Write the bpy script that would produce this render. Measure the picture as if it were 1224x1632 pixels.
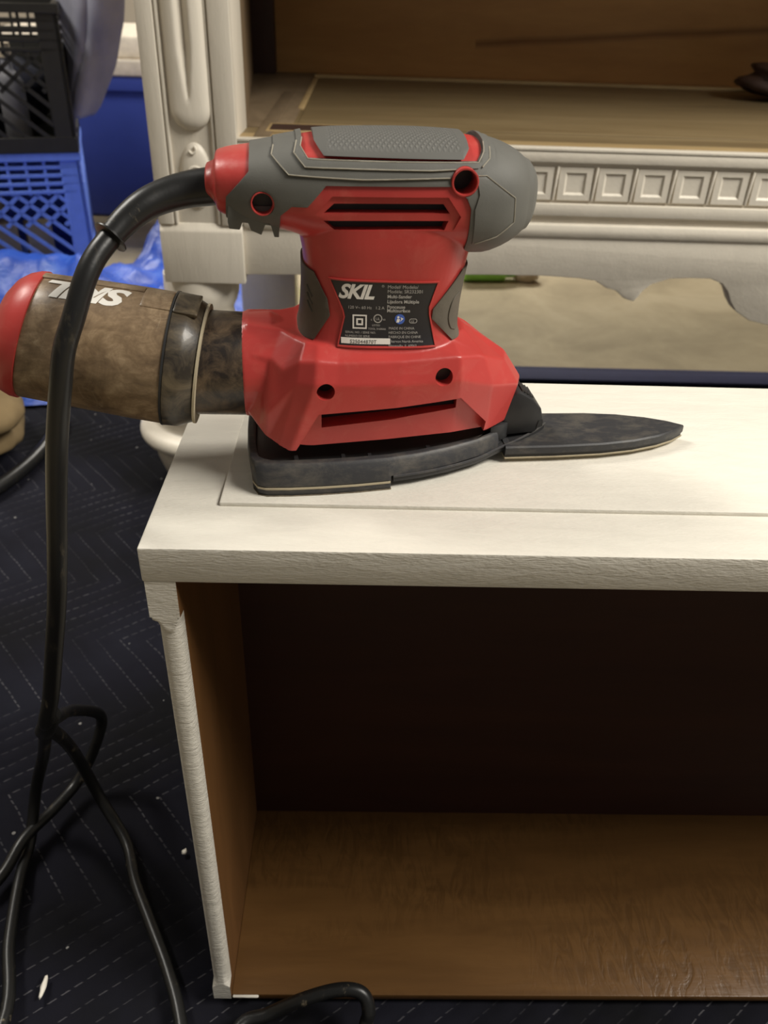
import bpy, bmesh, math, random
import numpy as np
from mathutils import Vector, Matrix, noise

random.seed(4)
rng = np.random.default_rng(4)
SC = bpy.context.scene
COL = SC.collection
for o_ in list(bpy.data.objects):
    bpy.data.objects.remove(o_)

# ------------------------------------------------------------------ camera
F_PX, PITCH, YAW, ROLL = 1333.6, 0.5799, 0.0304, 0.0359
CAM_LOC = Vector((0.0997, -0.3012, 0.2191))
fw = Vector((math.sin(YAW) * math.cos(PITCH), math.cos(YAW) * math.cos(PITCH), -math.sin(PITCH)))
rt0 = Vector((math.cos(YAW), -math.sin(YAW), 0))
up0 = rt0.cross(fw)
rt = rt0 * math.cos(ROLL) + up0 * math.sin(ROLL)
up = -rt0 * math.sin(ROLL) + up0 * math.cos(ROLL)
cam_d = bpy.data.cameras.new('camera')
cam = bpy.data.objects.new('camera', cam_d)
COL.objects.link(cam)
m4 = Matrix((rt, up, -fw)).transposed().to_4x4()
m4.translation = CAM_LOC
cam.matrix_world = m4
cam_d.sensor_fit = 'HORIZONTAL'
cam_d.sensor_width = 36.0
cam_d.lens = 36.0 * F_PX / 1224.0
cam_d.clip_start = 0.01
cam_d.dof.use_dof = True
cam_d.dof.focus_distance = 0.43
cam_d.dof.aperture_fstop = 19.0
SC.camera = cam

# ------------------------------------------------------------------ world, lights, exposure
W = bpy.data.worlds.new('room_air')
SC.world = W
W.use_nodes = True
bg = W.node_tree.nodes['Background']
bg.inputs['Color'].default_value = (1.0, 0.95, 0.87, 1)
bg.inputs['Strength'].default_value = 0.17

def area(name, loc, target, size, power, col):
    l = bpy.data.lights.new(name, 'AREA')
    l.shape = 'RECTANGLE'
    l.size, l.size_y = size
    l.energy = power
    l.color = col
    o = bpy.data.objects.new(name, l)
    COL.objects.link(o)
    o.location = loc
    o.rotation_euler = (Vector(target) - Vector(loc)).to_track_quat('-Z', 'Y').to_euler()
    return o

LAMP_COL = (1.0, 0.952, 0.862)
area('ceiling_lamp', (1.70, -0.25, 1.70), (0.40, 0.15, 0), (1.0, 0.8), 72, LAMP_COL)
area('rear_fill_light', (0.3, 3.3, 1.7), (0.2, 1.5, -0.3), (1.3, 0.4), 72, LAMP_COL)  # added unseen fill, brightens the floor under and behind the cabinet
area('left_fill_light', (-1.3, 0.9, 1.9), (-0.6, 1.5, -0.1), (0.9, 0.4), 42, LAMP_COL)  # added unseen fill, brightens the crates and the tote
SC.view_settings.view_transform = 'Standard'
SC.view_settings.look = 'None'
SC.view_settings.gamma = 1.0
SC.view_settings.use_curve_mapping = False
SC.view_settings.exposure = 0.0

# ------------------------------------------------------------------ material helpers
def srgb(r, g, b):
    f = lambda c: (c / 255 / 12.92) if c / 255 <= 0.04045 else ((c / 255 + 0.055) / 1.055) ** 2.4
    return (f(r), f(g), f(b), 1.0)

class NT:
    """thin wrapper that builds a node material"""
    def __init__(self, name, rough=0.5, spec=0.5, col=None, metallic=0.0, coat=0.0):
        self.m = bpy.data.materials.new(name)
        self.m.use_nodes = True
        self.t = self.m.node_tree
        self.b = self.t.nodes['Principled BSDF']
        self.b.inputs['Roughness'].default_value = rough
        self.b.inputs['Specular IOR Level'].default_value = spec
        self.b.inputs['Metallic'].default_value = metallic
        self.b.inputs['Coat Weight'].default_value = coat
        if col: self.b.inputs['Base Color'].default_value = col
        self._tc = None
    def n(self, typ, **kw):
        nd = self.t.nodes.new(typ)
        for k, v in kw.items(): setattr(nd, k, v)
        return nd
    def link(self, a, b): self.t.links.new(a, b)
    def obj(self):
        if not self._tc: self._tc = self.n('ShaderNodeTexCoord')
        return self._tc.outputs['Object']
    def gen(self, scale=(1, 1, 1), rot=(0, 0, 0), loc=(0, 0, 0)):
        mp = self.n('ShaderNodeMapping')
        mp.inputs['Scale'].default_value = scale
        mp.inputs['Rotation'].default_value = rot
        mp.inputs['Location'].default_value = loc
        self.link(self.obj(), mp.inputs['Vector'])
        return mp.outputs[0]
    def noise(self, vec, scale, detail=4, rough=0.55, dist=0.0):
        nd = self.n('ShaderNodeTexNoise')
        nd.inputs['Scale'].default_value = scale
        nd.inputs['Detail'].default_value = detail
        nd.inputs['Roughness'].default_value = rough
        nd.inputs['Distortion'].default_value = dist
        self.link(vec, nd.inputs['Vector'])
        return nd.outputs[0]
    def ramp(self, fac, stops):
        r = self.n('ShaderNodeValToRGB')
        els = r.color_ramp.elements
        while len(els) < len(stops): els.new(0.5)
        for e, (p, c) in zip(els, stops):
            e.position = p
            e.color = c
        self.link(fac, r.inputs[0])
        return r.outputs[0]
    def math(self, op, a, b=None, c=None):
        nd = self.n('ShaderNodeMath', operation=op)
        for i, v in enumerate((a, b, c)):
            if v is None: continue
            if hasattr(v, 'is_linked'): self.link(v, nd.inputs[i])
            else: nd.inputs[i].default_value = v
        return nd.outputs[0]
    def mix(self, fac, a, b, mode='MIX'):
        nd = self.n('ShaderNodeMix', data_type='RGBA', blend_type=mode)
        for i, v in ((0, fac), (6, a), (7, b)):
            if hasattr(v, 'is_linked'): self.link(v, nd.inputs[i])
            else: nd.inputs[i].default_value = v
        return nd.outputs[2]
    def base(self, c): self.link(c, self.b.inputs['Base Color'])
    def rough(self, c): self.link(c, self.b.inputs['Roughness'])
    def bump(self, h, strength=0.3, dist=0.001):
        nd = self.n('ShaderNodeBump')
        nd.inputs['Strength'].default_value = strength
        nd.inputs['Distance'].default_value = dist
        self.link(h, nd.inputs['Height'])
        self.link(nd.outputs[0], self.b.inputs['Normal'])
        return nd

def scaled(c, k): return (c[0] * k, c[1] * k, c[2] * k, 1)

def plain(name, col, rough=0.5, spec=0.5, var=0.12, scale=60, bump=0.15, bscale=400, bdist=0.0003, coat=0.0, metallic=0.0):
    n = NT(name, rough, spec, coat=coat, metallic=metallic)
    f = n.noise(n.obj(), scale, 5)
    n.base(n.ramp(f, [(0.3, scaled(col, 1 - var)), (0.7, scaled(col, 1 + var))]))
    if bump: n.bump(n.noise(n.obj(), bscale, 3), bump, bdist)
    return n.m

def paint_mat(name, col, along=(1, 1, 1), strength=0.35, wear=0.0, bscale=1.0):
    """white brushed paint on wood; 'along' stretches the brush marks"""
    n = NT(name, 0.42, 0.4)
    v = n.gen(along)
    f = n.noise(v, 60 * bscale, 6, 0.6, 0.4)
    f2 = n.noise(v, 500 * bscale, 3, 0.6)
    c = n.ramp(f, [(0.25, scaled(col, 0.93)), (0.6, col), (0.85, scaled(col, 1.03))])
    if wear:
        w = n.ramp(n.noise(v, 160 * bscale, 6, 0.7), [(0.60, (0, 0, 0, 1)), (0.68, (1, 1, 1, 1))])
        c = n.mix(n.math('MULTIPLY', w, wear), c, scaled(srgb(150, 135, 110), 0.7))
    n.base(c)
    n.bump(n.math('ADD', n.math('MULTIPLY', f, 1.0), n.math('MULTIPLY', f2, 0.45)), strength, 0.0012)
    return n.m

def wood_mat(name, c1, c2, scale=(1, 1, 1), rough=0.45, dark=None, coat=0.0, figure=False):
    n = NT(name, rough, 0.4, coat=coat)
    v = n.gen(scale)
    f = n.noise(v, 9, 8, 0.6, 0.6)
    f2 = n.noise(v, 60, 4, 0.6)
    c = n.ramp(f, [(0.3, c1), (0.7, c2)])
    c = n.mix(n.math('MULTIPLY', f2, 0.35), c, scaled(c1, 0.55))
    h = n.math('ADD', f2, f)
    if figure:   # rippled figure across the grain, in patches; its reflected sheen also put into colour
        rp = n.noise(n.gen((1.0, 0.32, 1.0)), 95, 3, 0.55, 2.2)
        pt = n.ramp(n.noise(n.gen((0.45, 1.4, 1.0), (0, 0, 0), (0.3, 0.05, 0)), 10, 2), [(0.44, (0, 0, 0, 1)), (0.62, (1, 1, 1, 1))])
        amt = n.math('MULTIPLY', n.ramp(rp, [(0.42, (0, 0, 0, 1)), (0.62, (1, 1, 1, 1))]), pt)
        c = n.mix(n.math('MULTIPLY', amt, 0.40), c, scaled(c1, 0.45))
        h = n.math('ADD', h, n.math('MULTIPLY', amt, -0.8))
    n.base(c)
    n.bump(h, 0.3 if figure else 0.12, 0.0006)
    return n.m

M = {}
WHITE = srgb(232, 227, 215)
M['white_top'] = paint_mat('white_paint_flat', WHITE, (0.6, 2.5, 1), 0.50)
M['white_edge'] = paint_mat('white_paint_rough_edge', srgb(218, 213, 202), (0.5, 1, 2.2), 1.0, 0.22)
M['white_cab'] = paint_mat('white_paint_cabinet', srgb(226, 218, 203), (1, 1, 1), 0.35, 0.0, 0.6)
M['white_post'] = paint_mat('white_paint_post', srgb(226, 218, 203), (3, 1, 0.4), 0.35, 0.0, 0.6)
M['wood_in'] = wood_mat('drawer_brown_wood', srgb(96, 67, 36), srgb(122, 88, 50), (0.5, 3, 3), 0.34, figure=True)
M['wood_side'] = wood_mat('drawer_side_wood', srgb(100, 68, 36), srgb(122, 84, 48), (3, 3, 0.5), 0.5)
M['wood_back'] = wood_mat('drawer_bottom_shaded_wood', srgb(48, 24, 17), srgb(60, 32, 22), (0.5, 3, 3), 0.5)  # shadow inside the drawer is put into this wood's colour
M['wood_shelf'] = wood_mat('shelf_grey_wood', srgb(120, 102, 72), srgb(142, 124, 92), (0.4, 3, 3), 0.5)
M['wood_shelf_edge'] = wood_mat('shelf_brown_wood', srgb(104, 88, 68), srgb(142, 124, 100), (2, 0.6, 1), 0.55)
M['wood_pale'] = wood_mat('pale_bare_wood', srgb(168, 142, 100), srgb(190, 166, 122), (0.6, 2, 2), 0.6)
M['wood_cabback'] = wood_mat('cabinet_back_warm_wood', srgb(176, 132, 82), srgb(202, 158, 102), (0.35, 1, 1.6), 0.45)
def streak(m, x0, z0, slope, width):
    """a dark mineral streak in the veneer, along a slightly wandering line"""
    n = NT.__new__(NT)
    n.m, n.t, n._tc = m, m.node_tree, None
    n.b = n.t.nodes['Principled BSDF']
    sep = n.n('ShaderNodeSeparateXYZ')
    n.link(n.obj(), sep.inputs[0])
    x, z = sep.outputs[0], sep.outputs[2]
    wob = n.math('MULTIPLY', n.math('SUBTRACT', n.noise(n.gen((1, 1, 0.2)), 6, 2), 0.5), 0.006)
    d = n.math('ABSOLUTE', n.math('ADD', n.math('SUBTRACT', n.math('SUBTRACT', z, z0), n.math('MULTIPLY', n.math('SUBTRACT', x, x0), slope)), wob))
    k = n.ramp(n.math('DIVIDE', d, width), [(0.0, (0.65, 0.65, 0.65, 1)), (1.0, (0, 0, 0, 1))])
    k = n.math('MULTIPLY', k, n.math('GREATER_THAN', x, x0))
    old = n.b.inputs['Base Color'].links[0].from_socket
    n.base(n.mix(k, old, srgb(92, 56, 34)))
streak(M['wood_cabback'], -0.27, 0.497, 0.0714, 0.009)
M['dark_wood'] = plain('dark_wood', srgb(62, 42, 34), 0.6)
M['grey_wood'] = wood_mat('cabinet_side_grey_brown', srgb(110, 92, 70), srgb(138, 118, 92), (3, 1, 0.5), 0.6)

def red_mat():
    n = NT('red_abs_plastic', 0.36, 0.45)
    RED = srgb(184, 62, 58)
    f = n.noise(n.obj(), 28, 4)
    c = n.ramp(f, [(0.3, scaled(RED, 0.92)), (0.7, scaled(RED, 1.05))])
    # thin dusty film and scuffs
    d = n.ramp(n.noise(n.obj(), 45, 7, 0.7, 1.0), [(0.52, (0, 0, 0, 1)), (0.75, (1, 1, 1, 1))])
    c = n.mix(n.math('MULTIPLY', d, 0.22), c, srgb(205, 130, 110))
    n.base(c)
    n.rough(n.math('ADD', n.math('MULTIPLY', d, 0.2), 0.34))
    n.bump(n.noise(n.obj(), 900, 2), 0.08, 0.0003)
    return n.m
M['red'] = red_mat()
M['gray'] = plain('gray_rubber', srgb(96, 95, 90), 0.62, 0.35, 0.10, 40, 0.25, 1500, 0.0002)
M['gray_dusty'] = plain('gray_rubber_dusty', srgb(92, 86, 76), 0.65, 0.3, 0.22, 60, 0.3, 900, 0.0003)

M['gray_edge'] = plain('gray_rubber_dusty_edge', srgb(150, 144, 130), 0.7, 0.3, 0.12, 60, 0)
def pad_mat():
    n = NT('gray_knurled_rubber', 0.6, 0.4)
    sep = n.n('ShaderNodeSeparateXYZ')
    n.link(n.obj(), sep.inputs[0])
    u, v, w = sep.outputs
    s = n.math('SUBTRACT', w, v)
    K = 2700.0
    a = n.math('SINE', n.math('MULTIPLY', n.math('ADD', n.math('MULTIPLY', u, 1.0), s), K))
    b = n.math('SINE', n.math('MULTIPLY', n.math('SUBTRACT', n.math('MULTIPLY', u, 1.0), s), K))
    h = n.math('MINIMUM', a, b)
    # knurling stops short of the edge of the pad
    e = n.math('MINIMUM', n.math('SUBTRACT', u, 0.0400), n.math('SUBTRACT', 0.0965, u))
    e = n.math('MINIMUM', e, n.math('SUBTRACT', w, 0.1520))
    e = n.math('MULTIPLY', e, 600.0)
    cl = n.n('ShaderNodeClamp')
    n.link(e, cl.inputs[0])
    h = n.math('MULTIPLY', h, cl.outputs[0])
    n.base(n.ramp(h, [(0.0, srgb(92, 91, 87)), (0.5, srgb(100, 99, 95)), (0.9, srgb(120, 118, 112))]))
    n.bump(h, 0.7, 0.0004)
    return n.m
M['pad'] = pad_mat()
M['black'] = plain('black_plastic', srgb(42, 42, 43), 0.42, 0.45, 0.2, 80, 0.2, 900, 0.0002)

def dusty_black():
    n = NT('black_plastic_dusty', 0.5, 0.4)
    d = n.ramp(n.noise(n.gen((0.5, 1, 1)), 130, 9, 0.72, 0.3), [(0.46, (0, 0, 0, 1)), (0.82, (1, 1, 1, 1))])
    c = n.mix(n.math('MULTIPLY', d, 0.32), srgb(52, 52, 54), srgb(150, 140, 122))
    n.base(c)
    n.bump(n.noise(n.obj(), 700, 3), 0.15, 0.0003)
    return n.m
M['black_dusty'] = dusty_black()
M['foam_line'] = plain('beige_hook_layer', srgb(176, 164, 138), 0.8)
M['sandpaper'] = plain('grey_sandpaper', srgb(120, 110, 94), 0.9, 0.2, 0.3, 400, 0.6, 2500, 0.0003)
M['label'] = plain('black_label', srgb(40, 38, 40), 0.35, 0.5, 0.05, 40, 0)
M['print'] = plain('white_print', srgb(226, 222, 214), 0.5, 0.4, 0.03, 40, 0)
M['print_dim'] = plain('grey_print', srgb(170, 166, 160), 0.5, 0.4, 0.03, 40, 0)
M['blue_print'] = plain('blue_print', srgb(70, 100, 180), 0.5, 0.4, 0.03, 40, 0)
def cord_mat():
    n = NT('black_rubber_cord', 0.36, 0.4)
    d = n.ramp(n.noise(n.gen((1, 1, 0.35)), 95, 8, 0.75, 0.4), [(0.57, (0, 0, 0, 1)), (0.74, (1, 1, 1, 1))])
    big = n.ramp(n.noise(n.obj(), 11, 2), [(0.46, (0, 0, 0, 1)), (0.56, (1, 1, 1, 1))])
    n.base(n.mix(n.math('MULTIPLY', n.math('MULTIPLY', d, big), 0.7), srgb(25, 25, 25), srgb(170, 156, 130)))
    n.bump(n.noise(n.obj(), 500, 3), 0.15, 0.0003)
    return n.m
M['cord'] = cord_mat()

def canister_mat():
    n = NT('smoky_brown_dusty_plastic', 0.42, 0.45, coat=0.12)
    n.b.inputs['Coat Roughness'].default_value = 0.2
    v = n.gen((1, 1, 1))
    f = n.noise(v, 45, 9, 0.68, 1.2)
    fine = n.noise(n.gen((0.5, 1, 1)), 190, 6, 0.7, 0.8)
    f = n.math('ADD', n.math('MULTIPLY', f, 0.6), n.math('MULTIPLY', fine, 0.4))
    c = n.ramp(f, [(0.34, srgb(84, 67, 50)), (0.5, srgb(126, 105, 80)), (0.60, srgb(154, 132, 104)), (0.72, srgb(200, 184, 154))])
    vor = n.n('ShaderNodeTexVoronoi')
    vor.feature = 'DISTANCE_TO_EDGE'
    vor.inputs['Scale'].default_value = 120
    n.link(n.gen((1, 1, 1), (0.3, 0.5, 0.2)), vor.inputs['Vector'])
    web = n.ramp(vor.outputs['Distance'], [(0.0, (1, 1, 1, 1)), (0.03, (0, 0, 0, 1))])
    msk = n.ramp(n.noise(v, 24, 3), [(0.54, (0, 0, 0, 1)), (0.68, (1, 1, 1, 1))])
    c = n.mix(n.math('MULTIPLY', n.math('MULTIPLY', web, msk), 0.45), c, srgb(190, 176, 150))
    n.base(c)
    n.bump(n.noise(v, 130, 5), 0.25, 0.0008)
    return n.m
M['canister'] = canister_mat()

def collar_mat(name, a, b):
    n = NT(name, 0.36, 0.45, coat=0.1)
    f = n.noise(n.obj(), 70, 8, 0.72, 0.8)
    n.base(n.ramp(f, [(0.4, a), (0.62, scaled(b, 0.55)), (0.8, b)]))
    n.bump(n.noise(n.obj(), 160, 4), 0.2, 0.0006)
    return n.m
M['collar'] = collar_mat('smoky_black_collar', srgb(40, 35, 30), srgb(120, 106, 84))
M['neck'] = collar_mat('smoky_black_neck', srgb(33, 26, 22), srgb(120, 100, 78))
M['red_cap'] = M['red']

# quilted blanket: zigzag seams (shared formula for relief and stitches)
SEAM_SP = 0.026
def seam_s(x, y):
    t = (y - 0.176) / 0.1
    k = np.floor(t / 2)
    fr = t - 2 * k
    xs = -0.204 + k * 0.048 + np.where(fr < 1, 0.13 * fr, 0.13 - 0.082 * (fr - 1))
    return (x - xs) / SEAM_SP

def blanket_mat():
    n = NT('navy_quilted_fabric', 0.9, 0.12)
    sep = n.n('ShaderNodeSeparateXYZ')
    n.link(n.obj(), sep.inputs[0])
    x, y = sep.outputs[0], sep.outputs[1]
    wob = n.math('MULTIPLY', n.math('SUBTRACT', n.noise(n.obj(), 12, 2), 0.5), 0.012)
    x = n.math('ADD', x, wob)
    t = n.math('MULTIPLY', n.math('SUBTRACT', y, 0.176), 10.0)
    k = n.math('FLOOR', n.math('MULTIPLY', t, 0.5))
    fr = n.math('SUBTRACT', t, n.math('MULTIPLY', k, 2.0))
    lo = n.math('MULTIPLY', fr, 0.13)
    hi = n.math('SUBTRACT', 0.13, n.math('MULTIPLY', n.math('SUBTRACT', fr, 1.0), 0.082))
    sel = n.math('LESS_THAN', fr, 1.0)
    leg = n.math('ADD', n.math('MULTIPLY', lo, sel), n.math('MULTIPLY', hi, n.math('SUBTRACT', 1.0, sel)))
    xs = n.math('ADD', n.math('ADD', leg, n.math('MULTIPLY', k, 0.048)), -0.204)
    s = n.math('MULTIPLY', n.math('SUBTRACT', x, xs), 1 / SEAM_SP)
    d = n.math('ABSOLUTE', n.math('SUBTRACT', n.math('FRACT', n.math('ADD', s, 100.5)), 0.5))
    line = n.math('LESS_THAN', d, 0.030)
    line = n.math('LESS_THAN', d, n.math('ADD', 0.012, n.math('MULTIPLY', n.noise(n.obj(), 300, 2), 0.034)))
    dash = n.math('GREATER_THAN', n.math('FRACT', n.math('MULTIPLY', t, 17.0)), 0.36)
    stitch = n.math('MULTIPLY', line, dash)
    fade = n.ramp(n.noise(n.obj(), 14, 3), [(0.42, (0.06, 0.06, 0.06, 1)), (0.70, (0.40, 0.40, 0.40, 1))])
    stitch = n.math('MULTIPLY', stitch, fade)
    weave = n.noise(n.gen((1, 1, 1)), 900, 2)
    blot = n.noise(n.obj(), 7, 4)
    c = n.ramp(blot, [(0.35, srgb(17, 17, 20)), (0.55, srgb(22, 22, 30)), (0.75, srgb(28, 29, 38))])
    c = n.mix(stitch, c, srgb(120, 118, 122))
    # sanding dust specks
    vor = n.n('ShaderNodeTexVoronoi')
    vor.inputs['Scale'].default_value = 55
    n.link(n.obj(), vor.inputs['Vector'])
    sp = n.math('LESS_THAN', vor.outputs['Distance'], 0.085)
    sepc = n.n('ShaderNodeSeparateColor')
    n.link(vor.outputs['Color'], sepc.inputs[0])
    keep = n.math('GREATER_THAN', sepc.outputs[0], 0.80)
    c = n.mix(n.math('MULTIPLY', n.math('MULTIPLY', sp, keep), 0.45), c, srgb(190, 188, 184))
    n.base(c)
    n.bump(n.math('ADD', weave, n.math('MULTIPLY', stitch, 1.5)), 0.4, 0.0006)
    return n.m
M['blanket'] = blanket_mat()
M['hem'] = plain('navy_binding_tape', srgb(54, 56, 86), 0.8, 0.25, 0.08, 30, 0.3, 900, 0.0005)

def concrete():
    n = NT('concrete', 0.75, 0.25)
    a = n.noise(n.obj(), 5, 7, 0.6, 0.5)
    b = n.noise(n.obj(), 40, 4)
    c = n.ramp(a, [(0.3, srgb(150, 138, 112)), (0.55, srgb(176, 163, 134)), (0.75, srgb(190, 178, 150))])
    c = n.mix(n.math('MULTIPLY', b, 0.25), c, srgb(130, 118, 96))
    n.base(c)
    n.bump(b, 0.2, 0.002)
    return n.m
M['concrete'] = concrete()
M['wall'] = plain('painted_drywall', srgb(168, 160, 148), 0.85, 0.2, 0.05, 4, 0.2, 60, 0.002)
M['blue_crate'] = plain('blue_crate_plastic', srgb(108, 140, 236), 0.45, 0.4, 0.06)
M['black_crate'] = plain('black_crate_plastic', srgb(38, 37, 34), 0.5, 0.4, 0.15)
M['tote'] = plain('dark_blue_tote_plastic', srgb(58, 74, 152), 0.4, 0.4, 0.06, 10)
M['lid'] = plain('off_white_plastic', srgb(206, 196, 180), 0.5)
def tarp_mat():
    n = NT('blue_tarp_plastic', 0.42, 0.5)
    f = n.noise(n.obj(), 9, 6, 0.62, 0.8)
    n.base(n.ramp(f, [(0.3, srgb(26, 60, 158)), (0.55, srgb(44, 88, 196)), (0.78, srgb(96, 136, 216))]))
    n.bump(n.noise(n.obj(), 26, 5, 0.6, 1.0), 0.5, 0.008)
    return n.m
M['tarp'] = tarp_mat()
M['denim'] = plain('grey_blue_fabric', srgb(140, 140, 152), 0.9, 0.15, 0.14, 14, 0.3, 900, 0.0005)
M['added_dark_cloth'] = plain('dark_navy_cloth', srgb(34, 35, 44), 0.9, 0.15, 0.25, 20, 0.3, 600, 0.0005)
M['canvas'] = plain('brown_canvas', srgb(110, 94, 68), 0.9, 0.15, 0.2, 12, 0.3, 600, 0.0005)
M['tan'] = plain('tan_cloth', srgb(160, 146, 116), 0.9, 0.15, 0.2, 25, 0.3, 300, 0.001)
M['cream'] = plain('cream_card', srgb(204, 186, 146), 0.8, 0.2, 0.1, 25)
M['metal_gray'] = plain('dull_grey_metal', srgb(130, 130, 136), 0.4, 0.5, 0.1, 25)
M['lime'] = plain('lime_plastic', srgb(206, 216, 90), 0.5)
M['green'] = plain('green_plastic', srgb(150, 214, 96), 0.5)
M['stone'] = plain('pale_stone', srgb(186, 172, 150), 0.8)

# ------------------------------------------------------------------ geometry helpers
def link(name, mesh, mat, parent=None, smooth=None):
    o = bpy.data.objects.new(name, mesh)
    COL.objects.link(o)
    if mat is not None:
        mm_ = M[mat] if isinstance(mat, str) else mat
        if len(mesh.materials): mesh.materials[0] = mm_
        else: mesh.materials.append(mm_)
    if parent is not None: o.parent = parent
    if smooth is not None: shade(mesh, smooth)
    return o

def shade(mesh, ang):
    bm = bmesh.new()
    bm.from_mesh(mesh)
    a = math.radians(ang)
    for f in bm.faces: f.smooth = True
    for e in bm.edges:
        if len(e.link_faces) == 2:
            e.smooth = e.calc_face_angle(0) < a
    bm.to_mesh(mesh)
    bm.free()

def mesh_from(name, v, f):
    me = bpy.data.meshes.new(name)
    me.from_pydata([tuple(p) for p in v], [], f)
    me.update()
    return me

def fix(me):
    bm = bmesh.new()
    bm.from_mesh(me)
    bmesh.ops.recalc_face_normals(bm, faces=bm.faces)
    bm.to_mesh(me)
    bm.free()
    return me

def thing(name, label, cat, loc=(0, 0, 0), rz=0.0, group=None):
    o = bpy.data.objects.new(name, None)
    COL.objects.link(o)
    o.empty_display_size = 0.02
    o.location = loc
    o.rotation_euler = (0, 0, rz)
    tag(o, label, cat, group)
    return o

def tag(o, label, cat, group=None):
    o['label'] = label
    o['category'] = cat
    if group: o['group'] = group
    return o

def box_bm(bm, lo, hi, bev=0.0, seg=2):
    r = bmesh.ops.create_cube(bm, size=1)
    vs = r['verts']
    for v in vs:
        v.co = Vector([lo[i] + (v.co[i] + 0.5) * (hi[i] - lo[i]) for i in range(3)])
    if bev:
        es = list({e for v in vs for e in v.link_edges})
        bmesh.ops.bevel(bm, geom=es, offset=bev, segments=seg, affect='EDGES', profile=0.5)
    return vs

def box(name, lo, hi, mat, parent=None, bev=0.001, seg=2):
    bm = bmesh.new()
    box_bm(bm, lo, hi, bev, seg)
    me = bpy.data.meshes.new(name)
    bm.to_mesh(me)
    bm.free()
    return link(name, me, mat, parent, 40)

def boxes(name, lst, mat, parent=None, bev=0.001):
    bm = bmesh.new()
    for lo, hi in lst: box_bm(bm, lo, hi, bev, 1)
    me = bpy.data.meshes.new(name)
    bm.to_mesh(me)
    bm.free()
    return link(name, me, mat, parent, 40)

def prism_me(poly, axis, a, b, k=1.0):
    """closed prism; poly in the two other axes. axis 'y': poly=(x,z); 'z': poly=(x,y); 'x': poly=(y,z)"""
    n = len(poly)
    v = []
    for d in (a, b):
        for p, q in poly:
            v.append({'y': (p, d, q), 'z': (p, q, d), 'x': (d, p, q)}[axis])
    f = [tuple(range(n)), tuple(range(2 * n - 1, n - 1, -1))]
    for i in range(n):
        j = (i + 1) % n
        f.append((i, i + n, j + n, j))
    return fix(mesh_from('prism', [tuple(c * k for c in p) for p in v], f))

def bevel_me(me, w, seg=2, ang=35, mat=-1):
    if mat >= 0:
        while len(me.materials) <= mat: me.materials.append(M['gray'])
    return apply_mods(me, [('BEVEL', dict(width=w, segments=seg, limit_method='ANGLE', angle_limit=math.radians(ang), material=mat))])

def apply_mods(me, mods):
    o = bpy.data.objects.new('tmp', me)
    COL.objects.link(o)
    for typ, kw in mods:
        md = o.modifiers.new('m', typ)
        for k, v in kw.items(): setattr(md, k, v)
    dg = bpy.context.evaluated_depsgraph_get()
    r = bpy.data.meshes.new_from_object(o.evaluated_get(dg))
    bpy.data.objects.remove(o)
    return r

def boolean(me, cutters, op='DIFFERENCE', solver='EXACT'):
    o = bpy.data.objects.new('tmp', me)
    COL.objects.link(o)
    tmp = []
    for c in cutters:
        co = bpy.data.objects.new('tmpc', c)
        COL.objects.link(co)
        tmp.append(co)
        md = o.modifiers.new('b', 'BOOLEAN')
        md.operation = op
        md.object = co
        md.solver = solver
    dg = bpy.context.evaluated_depsgraph_get()
    r = bpy.data.meshes.new_from_object(o.evaluated_get(dg))
    bpy.data.objects.remove(o)
    for co in tmp: bpy.data.objects.remove(co)
    return r

def join_me(meshes):
    bm = bmesh.new()
    for me in meshes: bm.from_mesh(me)
    r = bpy.data.meshes.new('join')
    bm.to_mesh(r)
    bm.free()
    return r

def frame_at(p, d):
    d = d.normalized()
    a = Vector((0, 0, 1)) if abs(d.z) < 0.9 else Vector((1, 0, 0))
    x = d.cross(a).normalized()
    return x, d.cross(x).normalized()

def catmull(pts, sub=8):
    P = [Vector(p) for p in pts]
    P = [P[0] * 2 - P[1]] + P + [P[-1] * 2 - P[-2]]
    out = []
    for i in range(1, len(P) - 2):
        a, b, c, d = P[i - 1:i + 3]
        for s in range(sub):
            t = s / sub
            out.append(0.5 * ((2 * b) + (c - a) * t + (2 * a - 5 * b + 4 * c - d) * t * t + (3 * b - a - 3 * c + d) * t ** 3))
    out.append(P[-2].copy())
    return out

def tube_me(pts, rad, nseg=12, sub=8):
    P = catmull(pts, sub) if sub > 1 else [Vector(p) for p in pts]
    n = len(P)
    if callable(rad): R = [rad(i / (n - 1)) for i in range(n)]
    else: R = [rad] * n
    v, f = [], []
    x = None
    for i, p in enumerate(P):
        d = (P[min(i + 1, n - 1)] - P[max(i - 1, 0)]).normalized()
        if x is None: x, _ = frame_at(p, d)
        x = (x - d * x.dot(d)).normalized()
        y = d.cross(x)
        for k in range(nseg):
            a = 2 * math.pi * k / nseg
            v.append(p + (x * math.cos(a) + y * math.sin(a)) * R[i])
    for i in range(n - 1):
        for k in range(nseg):
            j = (k + 1) % nseg
            f.append((i * nseg + k, i * nseg + j, (i + 1) * nseg + j, (i + 1) * nseg + k))
    f.append(tuple(range(nseg - 1, -1, -1)))
    f.append(tuple(range((n - 1) * nseg, n * nseg)))
    return fix(mesh_from('tube', v, f))

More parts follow.
